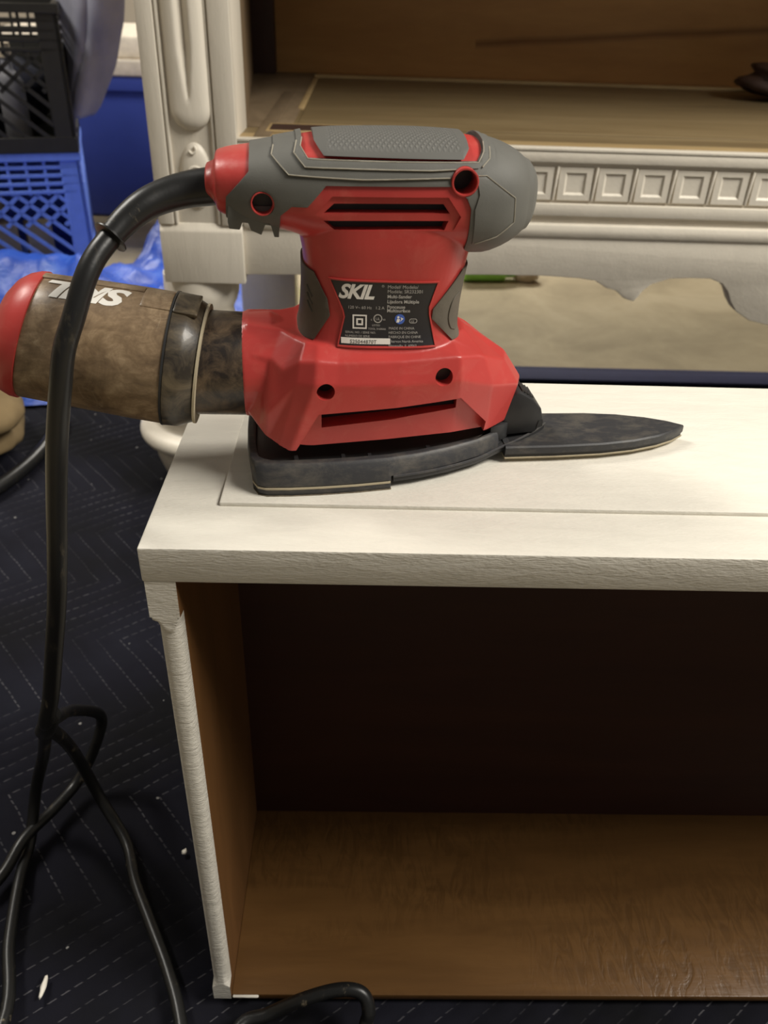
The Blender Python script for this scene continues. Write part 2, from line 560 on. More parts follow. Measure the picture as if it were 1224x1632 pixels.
def lathe_me(prof, nseg=48, axis_o=(0, 0, 0), axis_d=(0, 0, 1), k=1.0):
    """prof: list of (distance along axis, radius)"""
    d = Vector(axis_d).normalized()
    x, y = frame_at(None, d)
    o = Vector(axis_o)
    v, f = [], []
    for t, r in prof:
        for i in range(nseg):
            a = 2 * math.pi * i / nseg
            v.append((o + d * t + (x * math.cos(a) + y * math.sin(a)) * r) * k)
    n = len(prof)
    for i in range(n - 1):
        for q in range(nseg):
            j = (q + 1) % nseg
            f.append((i * nseg + q, i * nseg + j, (i + 1) * nseg + j, (i + 1) * nseg + q))
    f.append(tuple(range(nseg)))
    f.append(tuple(range(n * nseg - 1, (n - 1) * nseg - 1, -1)))
    return fix(mesh_from('lathe', v, f))

def text_me(body, size, shear=0.0, offset=0.0, align='LEFT', spacing=1.0):
    c = bpy.data.curves.new('t', 'FONT')
    c.body = body
    c.size = size
    c.shear = shear
    c.offset = offset
    c.align_x = align
    c.space_character = spacing
    c.resolution_u = 3
    o = bpy.data.objects.new('t', c)
    COL.objects.link(o)
    dg = bpy.context.evaluated_depsgraph_get()
    me = bpy.data.meshes.new_from_object(o.evaluated_get(dg))
    bpy.data.objects.remove(o)
    return me

# ================================================================== SETTING
FLOOR = -0.390
def structure(o):
    o['kind'] = 'structure'
    return o
structure(box('floor', (-3.0, -3.0, FLOOR - 0.06), (4.0, 3.6, FLOOR - 0.012), 'concrete', None, 0))
structure(box('wall_back', (-3.0, 3.6, FLOOR - 0.06), (4.0, 3.7, 2.2), 'wall', None, 0))
structure(box('wall_left', (-3.1, -3.0, FLOOR - 0.06), (-3.0, 3.7, 2.2), 'wall', None, 0))

# moving blanket on the floor
def make_blanket():
    nx, ny = 520, 470
    xs = np.linspace(-0.62, 1.35, nx)
    ys = np.linspace(-0.42, 1.115, ny)
    X, Y = np.meshgrid(xs, ys)
    wob = np.array([[noise.noise((x * 5, y * 5, 0)) for x in xs[::4]] for y in ys[::4]])
    wob = np.repeat(np.repeat(wob, 4, 0), 4, 1)[:ny, :nx]
    s = seam_s(X + 0.0, Y)
    d = np.abs(((s + 100.5) % 1.0) - 0.5) * 2
    Z = FLOOR - 0.006 + 0.0022 * np.sqrt(np.clip(1 - (1 - d) ** 2, 0, 1)) + 0.002 * wob
    # flat where the drawer and the cabinet feet press it down
    press = (X > -0.005) & (X < 0.80) & (Y > -0.004) & (Y < 0.19)
    Z = np.where(press, np.minimum(Z, FLOOR - 0.0035), Z)
    Z = np.where(Y > 1.06, FLOOR - 0.001, Z)
    # rolled hem at the far edge
    hem = np.clip((Y - 1.085) / 0.03, 0, 1)
    Z = Z + 0.006 * hem * (1 - np.clip((Y - 1.11) / 0.005, 0, 1))
    v = np.stack([X, Y, Z], -1).reshape(-1, 3)
    f = []
    for j in range(ny - 1):
        b = j * nx
        f += [(b + i, b + i + 1, b + nx + i + 1, b + nx + i) for i in range(nx - 1)]
    # skirt down to the floor
    me = mesh_from('moving_blanket', v, f)
    bm = bmesh.new()
    bm.from_mesh(me)
    be = [e for e in bm.edges if e.is_boundary]
    r = bmesh.ops.extrude_edge_only(bm, edges=be)
    for q in r['geom']:
        if isinstance(q, bmesh.types.BMVert): q.co.z = FLOOR - 0.012
    bmesh.ops.recalc_face_normals(bm, faces=bm.faces)
    bm.to_mesh(me)
    bm.free()
    o = link('moving_blanket', me, 'blanket')
    for p in me.polygons: p.use_smooth = True
    hem = box('hem', (-0.622, 1.062, FLOOR - 0.004), (1.352, 1.119, FLOOR + 0.0035), 'hem', o, 0.003)
    tag(o, 'dark navy quilted moving blanket with zigzag stitching spread over the floor', 'blanket')
make_blanket()

# ================================================================== DRAWER
DW, DD, IN_D = 0.80, 0.186, 0.1526
drawer = thing('drawer', 'white painted drawer stood on end with its brown inside facing the viewer', 'drawer', (0, 0, 0))
def drawer_part(name, me, mat, smooth=40): return link(name, me, mat, drawer, smooth)
# front slab (uppermost)
fr = box('front_panel', (0, 0, -0.019), (DW, DD, 0), 'white_top', drawer, 0.0012)
fr.data.materials.append(M['white_edge'])
for p in fr.data.polygons:
    if abs(p.normal.z) < 0.5: p.material_index = 1
box('raised_panel', (0.0311, 0.0355, -0.001), (DW - 0.031, DD - 0.030, 0.0022), 'white_top', drawer, 0.0011)
# near edge of left side: square lug, bullnose, square foot
def side(x0, x1, nm, sgn):
    bm = bmesh.new()
    n = 60
    zs = np.concatenate([np.linspace(-0.019, -0.040, 6), np.linspace(-0.0402, -0.050, 8), np.linspace(-0.052, -0.366, 30), np.linspace(-0.3665, -0.372, 6), np.linspace(-0.3725, -0.3845, 4)])
    rows = []
    for z in zs:
        # bullnose amount: 0 at lug and foot, 1 along the middle; the lug ends in a rounded tongue
        def amt(xx):
            c = abs((xx - 0.5) * 2)
            zt = -0.049 + 0.009 * c ** 2
            zb = -0.3665 - 0.004 * (c ** 2) + 0.001
            a = min(max((zt - z) / 0.0012, 0), 1)
            b = min(max((z - zb) / 0.0012, 0), 1)
            return min(a, b)
        row = []
        for i in range(13):
            t = i / 12
            c = (t - 0.5) * 2
            a = amt(t)
            r = (1 - math.sqrt(max(0, 1 - abs(c) ** 2.6)))
            x = x0 + (x1 - x0) * t
            if sgn > 0: x += (1 - t) * 0.0022 * (1 if z < -0.042 else 0)
            row.append(bm.verts.new((x, 0.0004 + a * (0.0011 + r * 0.0065), z)))
        rows.append(row)
    back = [[bm.verts.new((x, IN_D + 0.006, z)) for x in (x0, x1)] for z in (zs[0], zs[-1])]
    for a, b in zip(rows, rows[1:]):
        for i in range(12): bm.faces.new((a[i], a[i + 1], b[i + 1], b[i]))
    L = [r[0] for r in rows]
    Rr = [r[-1] for r in rows]
    bm.faces.new(L + [back[1][0], back[0][0]])
    bm.faces.new([back[0][1], back[1][1]] + Rr[::-1])
    bm.faces.new(rows[0][::-1] + [back[0][0], back[0][1]])
    bm.faces.new(rows[-1] + [back[1][1], back[1][0]])
    bm.faces.new((back[0][0], back[1][0], back[1][1], back[0][1]))
    bmesh.ops.recalc_face_normals(bm, faces=bm.faces)
    me = bpy.data.meshes.new(nm)
    bm.to_mesh(me)
    bm.free()
    o = drawer_part(nm, me, 'white_edge', 50)
    me.materials.append(M['wood_side'])
    for p in me.polygons:
        inward = p.normal.x * sgn > 0.9 and p.center.y > 0.02
        if inward or len(p.vertices) > 6 and p.normal.x * sgn > 0.8: p.material_index = 1
    return o
side(0.001, 0.0152, 'side_panel', 1)
side(DW - 0.0152, DW - 0.001, 'side_panel', -1)
box('back_panel', (0.0152, 0.002, -0.3885), (DW - 0.0152, IN_D + 0.004, -0.3824), 'wood_in', drawer, 0.0008)
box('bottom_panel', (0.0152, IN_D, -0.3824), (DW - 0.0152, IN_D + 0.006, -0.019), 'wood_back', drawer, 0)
# chipped white paint at the lower left corner
box('corner_chip', (0.016, 0.0, -0.3836), (0.034, 0.002, -0.3820), 'white_edge', drawer, 0.0008)

# ================================================================== SANDER
def herm(tab, x):
    t = np.array(tab, float)
    X, Y = t[:, 0], t[:, 1:]
    d = np.diff(Y, axis=0) / np.diff(X)[:, None]
    mm = np.zeros_like(Y)
    mm[0], mm[-1] = d[0], d[-1]
    for i in range(1, len(X) - 1):
        a, b = d[i - 1], d[i]
        mm[i] = np.where(a * b > 0, 2 * a * b / (a + b + 1e-12), 0)
    x = min(max(x, X[0]), X[-1])
    i = int(np.clip(np.searchsorted(X, x) - 1, 0, len(X) - 2))
    h = X[i + 1] - X[i]
    s = (x - X[i]) / h
    return (2 * s**3 - 3 * s**2 + 1) * Y[i] + (s**3 - 2 * s**2 + s) * h * mm[i] + (-2 * s**3 + 3 * s**2) * Y[i + 1] + (s**3 - s**2) * h * mm[i + 1]

HT = [(-11, 142.5, 131.5, 12), (-7.2, 144, 127, 15), (-6.4, 147.5, 124.5, 18.5), (0, 149.3, 121.5, 21), (8.5, 150.4, 119.5, 24), (25, 153.2, 116, 28), (36, 155.2, 112.5, 29.5), (52, 156, 110.5, 30.5), (74, 156.2, 109.5, 31), (100, 155.2, 108, 30.5), (110, 154, 107.8, 29), (118, 152, 110, 26.5), (126, 148.3, 114, 20.5), (131, 144, 118, 14), (134, 139.5, 123.5, 7.5), (135.2, 134, 130, 2)]
EXPH = 2.4
NK = [(56, 18, 109, 36), (62, 22, 106, 33.5), (68, 26, 104, 31), (75, 28.3, 102.2, 29), (85, 29.3, 102.6, 28), (95, 29.8, 103.8, 27.8), (105, 29.8, 105.2, 28.4), (115, 28.3, 106.8, 29), (128, 27, 108, 29)]
EXPN = 3.2
def sup(a, n):
    c, s = math.cos(a), math.sin(a)
    return math.copysign(abs(c) ** (2 / n), c), math.copysign(abs(s) ** (2 / n), s)
def handle_me(off, nseg=72, us=None):
    if us is None: us = np.concatenate([[-11, -9, -7.4, -7.0, -6.5, -6.2], np.linspace(-5, 122, 46), np.linspace(123.5, 134, 12), [134.8, 135.2]])
    v, f = [], []
    for u in us:
        t, b, h = herm(HT, u)
        c, hh = (t + b) / 2, (t - b) / 2
        uu = u + (off if u > 130 else 0)
        for k in range(nseg):
            p, q = sup(2 * math.pi * (k + 0.37) / nseg, EXPH)
            v.append((uu, (h + off) * p, c + (hh + off) * q))
    n = len(us)
    for i in range(n - 1):
        for k in range(nseg):
            j = (k + 1) % nseg
            f.append((i * nseg + k, i * nseg + j, (i + 1) * nseg + j, (i + 1) * nseg + k))
    f += [tuple(range(nseg)), tuple(range(n * nseg - 1, (n - 1) * nseg - 1, -1))]
    return fix(mesh_from('h', v, f))
def neck_me(off, nseg=72):
    ws = np.linspace(56.0, 128.0, 37)
    v, f = [], []
    for w in ws:
        a, b, h = herm(NK, w)
        for k in range(nseg):
            p, q = sup(2 * math.pi * (k + 0.37) / nseg, EXPN)
            v.append(((a + b) / 2 + ((b - a) / 2 + off) * p, (h + off) * q, w))
    n = len(ws)
    for i in range(n - 1):
        for k in range(nseg):
            j = (k + 1) % nseg
            f.append((i * nseg + k, i * nseg + j, (i + 1) * nseg + j, (i + 1) * nseg + k))
    f += [tuple(range(nseg)), tuple(range(n * nseg - 1, (n - 1) * nseg - 1, -1))]
    return fix(mesh_from('n', v, f))
def nv(u, w, off=0):
    a, b, h = herm(NK, w)
    q = abs(u - (a + b) / 2) / ((b - a) / 2 + off)
    return -(h + off) * (1 - min(q, 1) ** EXPN) ** (1 / EXPN)
LCOL = [
    [(2.5, 0, 24), (0.5, 0, 45), (0.5, 0, 60), (1.5, 0, 75.5)],
    [(1.8, -20, 33), (0.7, -24, 50), (1.0, -21, 64), (2.3, -10, 74.5)],
    [(6.0, -26.5, 29.5), (8.2, -25.8, 47), (13.0, -23.0, 62.5), (18.5, -14, 72.8)],
    [(9.8, -30.5, 25.4), (10.1, -33.0, 38.4), (19.1, -31.5, 59.7), (25.4, -21.5, 71.4)],
    [(15.9, -36.0, 22.7), (24.5, -37.5, 55.8), (26.0, -35.5, 65.6), (29.8, -26.5, 71.8)],
    [(20.6, -39.0, 21.2), (32.9, -41.5, 56.5), (34.1, -38.0, 66.8), (35.4, -28.5, 71.3)],
    [(31.9, -39, 22.1), (42.9, -40.5, 55.8), (44, -37, 65.3), (44.5, -27, 70.6)],
    [(68.1, -38, 23.8), (72.7, -40, 54.9), (72.7, -36.3, 65.3), (67.7, -27, 69.3)],
    [(100, -32, 23.3), (101.3, -36, 54.9), (100.9, -33, 66), (88.4, -26, 69.3)],
    [(119.7, -22, 20.9), (119, -27, 48.1), (114.7, -23.5, 62.1), (98.7, -22, 70.2)],
    [(131.8, -10, 19.8), (136.7, -11, 41.4), (128.3, -9.5, 54.2), (106, -9, 70.3)],
    [(135.2, 0, 20.8), (140.4, 0, 41.0), (130.5, 0, 55.4), (107.4, 0, 70.2)]]
def lower_me(dv=0.0):
    """faceted lower shell; dv pulls the front and back faces inward"""
    v, f = [], []
    nC = len(LCOL)
    ring = []
    for lev in range(4):
        r = []
        for c in LCOL:
            u, vv, w = c[lev]
            r.append((u, min(vv + dv, 0) if vv < 0 else 0, w))
        for c in LCOL[-2:0:-1]:
            u, vv, w = c[lev]
            r.append((u, max(-vv - dv, 0), w))
        ring.append(r)
    n = len(ring[0])
    for r in ring: v += r
    for i in range(3):
        for k in range(n):
            j = (k + 1) % n
            f.append((i * n + k, i * n + j, (i + 1) * n + j, (i + 1) * n + k))
    f += [tuple(range(n)), tuple(range(4 * n - 1, 3 * n - 1, -1))]
    me = fix(mesh_from('l', v, f))
    bm = bmesh.new()
    bm.from_mesh(me)
    bmesh.ops.triangulate(bm, faces=[q for q in bm.faces if len(q.verts) > 4])
    bm.to_mesh(me)
    bm.free()
    return me
def pz(poly, a=-80, b=80): return prism_me(poly, 'y', a, b)
def cyl_y(u, w, r, a, b, n=32): return lathe_me([(a, r), (b, r)], n, (u, 0, w), (0, 1, 0))
MM = 0.001
def to_m(me):
    me.transform(Matrix.Scale(MM, 4))
    me.update()
    return me

SAND = thing('sander', 'red and gray electric sander with pointed black pad standing on the white drawer', 'sander', (0.040, 0.084, 0.0022), math.radians(6))
def spart(name, me, mat, smooth=40, scale=True, parent=None):
    if scale: to_m(me)
    return link(name, me, mat, parent or SAND, smooth)

def dusty_edges(o):
    while len(o.data.materials) < 2: o.data.materials.append(M['gray_edge'])
    o.data.materials[1] = M['gray_edge']
    return o

TEETH = [[(2.8, 110), (2.8, 119.7), (4.1, 124.4), (6.7, 124.4), (8.0, 118.1), (8.0, 110)], [(11.1, 110), (11.1, 117.6), (13.0, 123.4), (15.7, 123.4), (17.3, 117.1), (17.3, 110)]]
HOLES = [(13.0, 132.0, 4.3), (96.9, 142.0, 4.9)]
LHOLES = [(37.8, 52.8, 4.2), (93.0, 57.2, 4.2)]
# --- red shell: handle core, neck and base in one body
low = bevel_me(lower_me(), 1.7, 3, 8)
port = lathe_me([(-0.6, 24.3), (0.2, 25.3), (14, 25.3), (30, 18)], 48, (0, 0, 50), (1, 0, 0))
shell = join_me([handle_me(0), neck_me(0), low, port])
shell = apply_mods(shell, [('REMESH', dict(mode='VOXEL', voxel_size=0.65, use_smooth_shade=True)), ('SMOOTH', dict(factor=0.5, iterations=4))])
panel = boolean(pz([(34.5, 41.2), (102.4, 45.4), (118.5, 27.0), (117, 12), (20, 12), (20.9, 17.5)], -60, -6), [lower_me(5.0)], 'DIFFERENCE')
cut = [panel,
       pz([(36.0, 40.2), (101.5, 44.7), (101.5, 37.6), (36.0, 31.6)], -60, -14),
       pz([(33.5, 127.3), (41.9, 136), (90.4, 135.9), (96.4, 127.9), (92.2, 119), (42.2, 118)], -60, -28.9),
       pz([(38, 129.0), (42.6, 133), (88.7, 132.9), (91.7, 129.0)], -60, -14),
       pz([(38, 126.0), (42.8, 121.8), (89.8, 122.1), (91.4, 126.0)], -60, -14)]
cut += [cyl_y(u, w, r, -60, -6) for u, w, r in HOLES + LHOLES]
cut += [pz(t) for t in TEETH]
shell = boolean(shell, cut)
spart('shell', shell, 'red', 32)
# black fillers standing in for the shade inside the vents and screw holes
spart('vent_shade', prism_me([(36, 119), (36, 136), (94, 136), (94, 119)], 'y', -22, -12), 'black')
spart('vent_shade', prism_me([(34, 31), (34, 46), (101, 46), (101, 31)], 'y', -24, -12), 'black')
for u, w, r in HOLES + LHOLES: spart('hole_shade', cyl_y(u, w, r + 0.3, -20 if w > 100 else -30, -5.5), 'black')
# --- gray overmould in raised layers
leftcap = pz([(-30, 170), (8.3, 170), (8.3, 150.3), (7.9, 143.8), (-2, 133.6), (-2.9, 124.4), (-2.9, 100), (-30, 100)])
win = pz([(19.5, 95), (19.5, 118), (20.3, 127.4), (25, 131.5), (31.5, 131.5), (39.3, 140.2), (91, 140.2), (98.3, 135.6), (100.3, 131.3), (100.9, 95)])
redf = [(30.2, 170), (30.2, 155), (29.4, 153.3), (32.3, 149.5), (103, 148.9), (105.9, 152.2), (106.9, 155.4), (106.9, 170)]
hcut = [cyl_y(13, 132, 5.0, -80, 80), cyl_y(96.9, 142, 5.9, -80, 80)]
g1 = boolean(handle_me(1.0), [leftcap, win, pz(redf)] + [m_.copy() for m_ in hcut] + [pz(t) for t in TEETH])
spart('overmould', bevel_me(g1, 0.35, 2, 45), 'gray', 35)
comb = prism_me([(-1.5, 130), (-2.0, 123.5), (-1.6, 120.7), (2.8, 120.2), (4.1, 123.2), (6.6, 122.9), (7.6, 119.9), (11.9, 118.0), (13.7, 122.2), (16.1, 121.9), (17.4, 117.1), (19.4, 117.0), (19.9, 130)], 'y', -21, 21)
spart('bend_relief', bevel_me(comb, 0.25, 2, 40), 'gray', 35)
B2 = [(18.3, 170), (18.3, 152.9), (17.4, 150.1), (24.2, 143.8), (54.7, 142.7), (91.9, 143.6), (104, 144.6), (110.5, 149), (111.8, 153), (111.5, 170)]
g2 = boolean(handle_me(1.55), [pz(B2)], 'INTERSECT')
g2 = boolean(g2, [pz(redf)] + [m_.copy() for m_ in hcut])
dusty_edges(spart('overmould_step', bevel_me(g2, 0.45, 1, 45, 1), 'gray', 35))
B3 = [(27.9, 170), (27.9, 154.7), (26.6, 151.3), (30.9, 146.8), (83.5, 146.2), (102.9, 147.0), (108.1, 150.1), (109, 153.6), (108.7, 170)]
g3 = boolean(handle_me(2.0), [pz(B3)], 'INTERSECT')
g3 = boolean(g3, [pz(redf)] + [m_.copy() for m_ in hcut])
dusty_edges(spart('overmould_step', bevel_me(g3, 0.45, 1, 45, 1), 'gray', 35))
dia = boolean(handle_me(1.5), [pz([(102, 144.3), (106.4, 144.2), (120, 135.1), (120.9, 124.7), (113.4, 118.9), (102.9, 115.5), (101.9, 131.1), (103.5, 137.1)])], 'INTERSECT')
dusty_edges(spart('side_grip', bevel_me(dia, 0.4, 1, 45, 1), 'gray', 35))
pad = boolean(handle_me(1.7), [pz([(35.1, 170), (35.1, 155.1), (38.7, 150.7), (96.6, 149.8), (99.7, 153.2), (100.5, 170)])], 'INTERSECT')
spart('grip_pad', bevel_me(pad, 0.6, 2, 45), 'pad', 35)['label'] = 'knurled gray grip pad'
# dust-filled moulded edges of the raised gray layers
def hv(u, w, off):
    t, b, h = herm(HT, u)
    q = abs(w - (t + b) / 2) / ((t - b) / 2 + off)
    return -(h + off) * max(1 - min(q, 1.0) ** EXPH, 0.0) ** (1 / EXPH)
def edge_line(pts, off, r=0.30, name='moulded_edge', mat='gray_edge'):
    P = []
    for (u0, w0), (u1, w1) in zip(pts, pts[1:]):
        n = max(2, int(math.hypot(u1 - u0, w1 - w0) / 1.5))
        for k in range(n):
            u, w = u0 + (u1 - u0) * k / n, w0 + (w1 - w0) * k / n
            P.append((u, hv(u, w, off), w))
    u, w = pts[-1]
    P.append((u, hv(u, w, off), w))
    spart(name, tube_me(P, r, 6, 1), mat, 60)
edge_line([(18.3, 152.6), (17.4, 150.1), (24.2, 143.8), (54.7, 142.7), (90.6, 143.5)], 1.65)
edge_line([(27.9, 154.6), (26.6, 151.3), (30.9, 146.8), (83.5, 146.2), (93.0, 146.6)], 2.1)
edge_line([(104.5, 147.4), (108.1, 150.1), (109.0, 153.6)], 2.1)
edge_line([(30.2, 155.4), (29.4, 153.3), (32.3, 149.5), (66, 149.1), (103, 148.9), (105.9, 152.2), (106.9, 155.0)], 1.9, 0.28)
edge_line([(102.6, 144.3), (106.4, 144.2), (120, 135.1), (120.9, 124.7), (113.4, 118.9), (104, 115.8)], 1.55, 0.28)
# red rings round the two handle holes
for u, w, r in HOLES:
    h = -31.2 if u > 50 else -26.2
    ring = boolean(cyl_y(u, w, r + (0.9 if u > 50 else 0.55), h, -20, 40), [cyl_y(u, w, r - 0.05, -60, 0, 40)])
    spart('hole_ring', bevel_me(ring, 0.3, 2, 40), 'red', 35)
# --- neck grips, label plate
for poly, nm in (([(20, 103.5), (30.4, 103), (34, 102.1), (39.8, 90.7), (40.8, 83.8), (33.4, 71.7), (20, 70)], 'side_grip'), ([(112, 104), (101.1, 102.4), (87.5, 86.6), (87.1, 82.2), (98.1, 70.5), (112, 68)], 'side_grip')):
    g = boolean(neck_me(0.9), [pz(poly)], 'INTERSECT')
    spart(nm, bevel_me(g, 0.5, 2, 45), 'gray_dusty', 35)
# thin loop rib on the right grip, short ribs on the left grip
def on_neck(u, w, off): return (u, nv(u, w, off), w)
loop = [(100.5, 92), (97.3, 89), (95.6, 82), (97.0, 76.5), (99.5, 74.5)]
spart('grip_rib', tube_me([on_neck(u, w, 1.0) for u, w in loop], 0.35, 6, 6), 'gray_dusty')
for w in (88, 91.5, 95):
    spart('grip_rib', tube_me([on_neck(31.0, w, 1.0), on_neck(31.8, w - 2.2, 1.0), on_neck(33.0, w - 4.4, 1.0)], 0.5, 6, 4), 'gray_dusty')

def wrap_plate(poly, off, thick, name, mat, parent=None, grid=26):
    """plate cut to 'poly' that follows the neck surface"""
    base = boolean(neck_me(off), [pz(poly, -80, -5)], 'INTERSECT')
    return spart(name, base, mat, 35, True, parent)
LP = [(41.2, 100), (88.7, 98.4), (85.3, 87.7), (85.5, 84.1), (88.8, 70.1), (44.6, 71.1), (47.5, 83.8), (46.9, 86.6)]
cxl, cyl_ = 65.5, 85.0
rim = [((u - cxl) * 1.045 + cxl, (w - cyl_) * 1.06 + cyl_) for u, w in LP]
rimm = boolean(boolean(neck_me(0.75), [pz(rim, -80, -5)], 'INTERSECT'), [pz([((u - cxl) * 1.008 + cxl, (w - cyl_) * 1.01 + cyl_) for u, w in LP])])
spart('label_rim', bevel_me(rimm, 0.25, 2, 45), 'red', 35)
label = wrap_plate(LP, 0.35, 0, 'label', 'label')

def stick(me, fn, name, mat, parent):
    for v in me.vertices: v.co = fn(v.co.x, v.co.y)
    me.update()
    return spart(name, me, mat, None, True, parent)
SL = -0.026   # the print lines drop slightly to the right
def lab(u0, w0):
    return lambda x, y: Vector((u0 + x, nv(u0 + x, w0 + y + x * SL, 0.50), w0 + y + x * SL))
def label_text(s, u, w, size, mat='print_dim', shear=0, off=0.0, sp=1.0, name='print'):
    me = text_me(s, size, shear, off, 'LEFT', sp)
    bm = bmesh.new()
    bm.from_mesh(me)
    bmesh.ops.subdivide_edges(bm, edges=[e for e in bm.edges if e.calc_length() > 2.0], cuts=2)
    bm.to_mesh(me)
    bm.free()
    return stick(me, lab(u, w), name, mat, label)
label_text('SKIL', 44.4, 92.4, 8.9, 'print', 0.32, 0.30, 0.93, 'logo')
tm = text_me('\u00ae', 1.6)
stick(tm, lab(63.6, 97.2), 'print', 'print_dim', label)
for i, s in enumerate(['Model/ Modelo/', 'Mod\u00e8le: SR232301', 'Multi-Sander', 'Lijadora M\u00faltiple', 'Ponceuse', 'Multisurface']):
    label_text(s, 66.2, (96.7, 94.6, 92.3, 90.0, 87.6, 85.9)[i], 2.15, 'print_dim', 0, 0.04 if i > 1 else 0)
label_text('120 V~ 60 Hz   1.2 A', 48.6, 87.6, 1.9)
for i, s in enumerate(['MADE IN CHINA', 'HECHO EN CHINA', 'FABRIQU\u00c9 EN CHINE', 'Chervon North America', 'Naperville, IL 60563']):
    label_text(s, 67.2, 78.0 - i * 1.95, 1.6)
label_text('SERIAL NO. / S\u00c9RIE NO.', 47.4, 76.5, 1.35)
label_text('NUMERO DE SERIE', 47.4, 74.8, 1.35)
label_text('LISTED', 59.6, 79.6, 1.2)
label_text('TOOL 3168666', 57.8, 78.0, 1.25)
def ring_quads(segs, r0, r1):
    v, f = [], []
    for i in range(segs):
        a = 2 * math.pi * i / segs
        v += [(r0 * math.cos(a), r0 * math.sin(a), 0), (r1 * math.cos(a), r1 * math.sin(a), 0)]
    for i in range(segs):
        j = (i + 1) % segs
        f.append((2 * i, 2 * i + 1, 2 * j + 1, 2 * j))
    return mesh_from('r', v, f)
def frame_quads(a, b):
    v = [(-a, -a, 0), (a, -a, 0), (a, a, 0), (-a, a, 0), (-b, -b, 0), (b, -b, 0), (b, b, 0), (-b, b, 0)]
    return mesh_from('f', v, [(0, 1, 5, 4), (1, 2, 6, 5), (2, 3, 7, 6), (3, 0, 4, 7)])
stick(join_me([frame_quads(3.2, 2.55), frame_quads(1.55, 0.8)]), lab(54.0, 81.6), 'print', 'print', label)
stick(ring_quads(32, 1.55, 2.0), lab(62.2, 83.0), 'print', 'print_dim', label)
label_text('UL', 61.2, 82.3, 1.7)
label_text('c', 59.0, 82.2, 1.5)
label_text('us', 64.4, 82.2, 1.4)
disc = mesh_from('d', [(2.3 * math.cos(a), 2.3 * math.sin(a), 0) for a in np.linspace(0, 2 * math.pi, 32, endpoint=False)], [tuple(range(32))])
stick(disc, lab(72.2, 82.6), 'print', 'blue_print', label)
def lab2(u0, w0): return lambda x, y: Vector((u0 + x, nv(u0 + x, w0 + y, 0.62), w0 + y))
fig = mesh_from('g', [(0.55 * math.cos(a) - 0.7, 0.55 * math.sin(a) + 0.9, 0) for a in np.linspace(0, 2 * math.pi, 12, endpoint=False)] + [(-1.6, -1.5, 0), (-0.4, -1.5, 0), (0.1, -0.1, 0), (-0.5, 0.2, 0), (-1.3, 0.1, 0), (0.0, -1.2, 0), (1.7, 0.2, 0), (0.2, 0.9, 0), (0.7, -0.05, 0)], [tuple(range(12)), (12, 13, 14, 15, 16), (17, 18, 20), (18, 19, 20)])
stick(fig, lab2(72.2, 82.6), 'print', 'print', label)
pill = []
for i in range(40):
    a = 2 * math.pi * i / 40
    for r in (1.05, 0.8):
        pill.append((r * math.cos(a) + math.copysign(0.8, math.cos(a)), r * math.sin(a), 0))
pm = mesh_from('p', pill, [(2 * i, 2 * ((i + 1) % 40), 2 * ((i + 1) % 40) + 1, 2 * i + 1) for i in range(40)])
stick(pm, lab(78.4, 81.6), 'print', 'print_dim', label)
label_text('CE', 77.4, 81.0, 1.2)
sr = mesh_from('s', [(x, y, 0) for y in (0, 2.6) for x in np.linspace(0, 22.4, 9)], [(i, i + 1, i + 10, i + 9) for i in range(8)])
stick(sr, lab(45.6, 71.9), 'serial_sticker', 'print', label)
me_ = text_me('S25044870T', 2.2, 0, 0.03, 'LEFT', 1.1)
stick(me_, lambda x, y: Vector((49.6 + x, nv(49.6 + x, 72.2 + y + (x + 4) * SL, 0.62), 72.2 + y + (x + 4) * SL)), 'print', 'gray', label)

# --- black base: skirt, hook layer, sandpaper, tip holder, finger, latch
def sym(poly): return poly + [(u, -v) for u, v in poly[::-1] if abs(v) > 1e-6]
def loft_z(rings, zs):
    n = len(rings[0])
    v, f = [], []
    for r, z in zip(rings, zs): v += [(p[0], p[1], z) for p in r]
    for i in range(len(zs) - 1):
        for k in range(n):
            j = (k + 1) % n
            f.append((i * n + k, i * n + j, (i + 1) * n + j, (i + 1) * n + k))
    f += [tuple(range(n)), tuple(range(len(zs) * n - 1, (len(zs) - 1) * n - 1, -1))]
    return fix(mesh_from('lz', v, f))
def half(inset, rear, tip):
    """half outline of the base (v<0), rear left corner to the tip"""
    P = [(rear, 0), (rear + 0.3, -20), (rear + 1.5, -36 + inset * 0.6), (rear + 4, -42 + inset), (rear + 8, -44 + inset)]
    P += [(20, -44.6 + inset), (35, -44.4 + inset), (52, -43.4 + inset), (68, -41.6 + inset), (84, -38 + inset), (100, -32.6 + inset), (116, -25 + inset * 0.9), (128, -17.6 + inset * 0.8), (tip - 8, -8 + inset * 0.5), (tip, 0)]
    return P
r_bot, r_top = sym(half(0.6, 1.0, 150)), sym(half(5.0, 0.2, 146))
skirt = loft_z([sym(half(0.6, 1.0, 143)), sym(half(0.4, 0.6, 143)), sym(half(3.5, -0.4, 140)), sym(half(5.0, 0.4, 138))], [4.4, 6.0, 14.0, 15.6])
well = loft_z([sym(half(8.5, 4.0, 136)), sym(half(8.5, 4.0, 136))], [11.0, 30.0])
skirt = boolean(skirt, [well])
front_step = pz([(69.5, 0), (69.5, 7.0), (160, 7.4), (160, 0)])
skirt = boolean(skirt, [front_step])
spart('pad_skirt', bevel_me(skirt, 0.5, 2, 40), 'black_dusty', 35)
spart('pad_deck', loft_z([sym(half(6.0, 3.0, 137)), sym(half(6.0, 3.0, 137))], [7.6, 12.2]), 'black', 35)
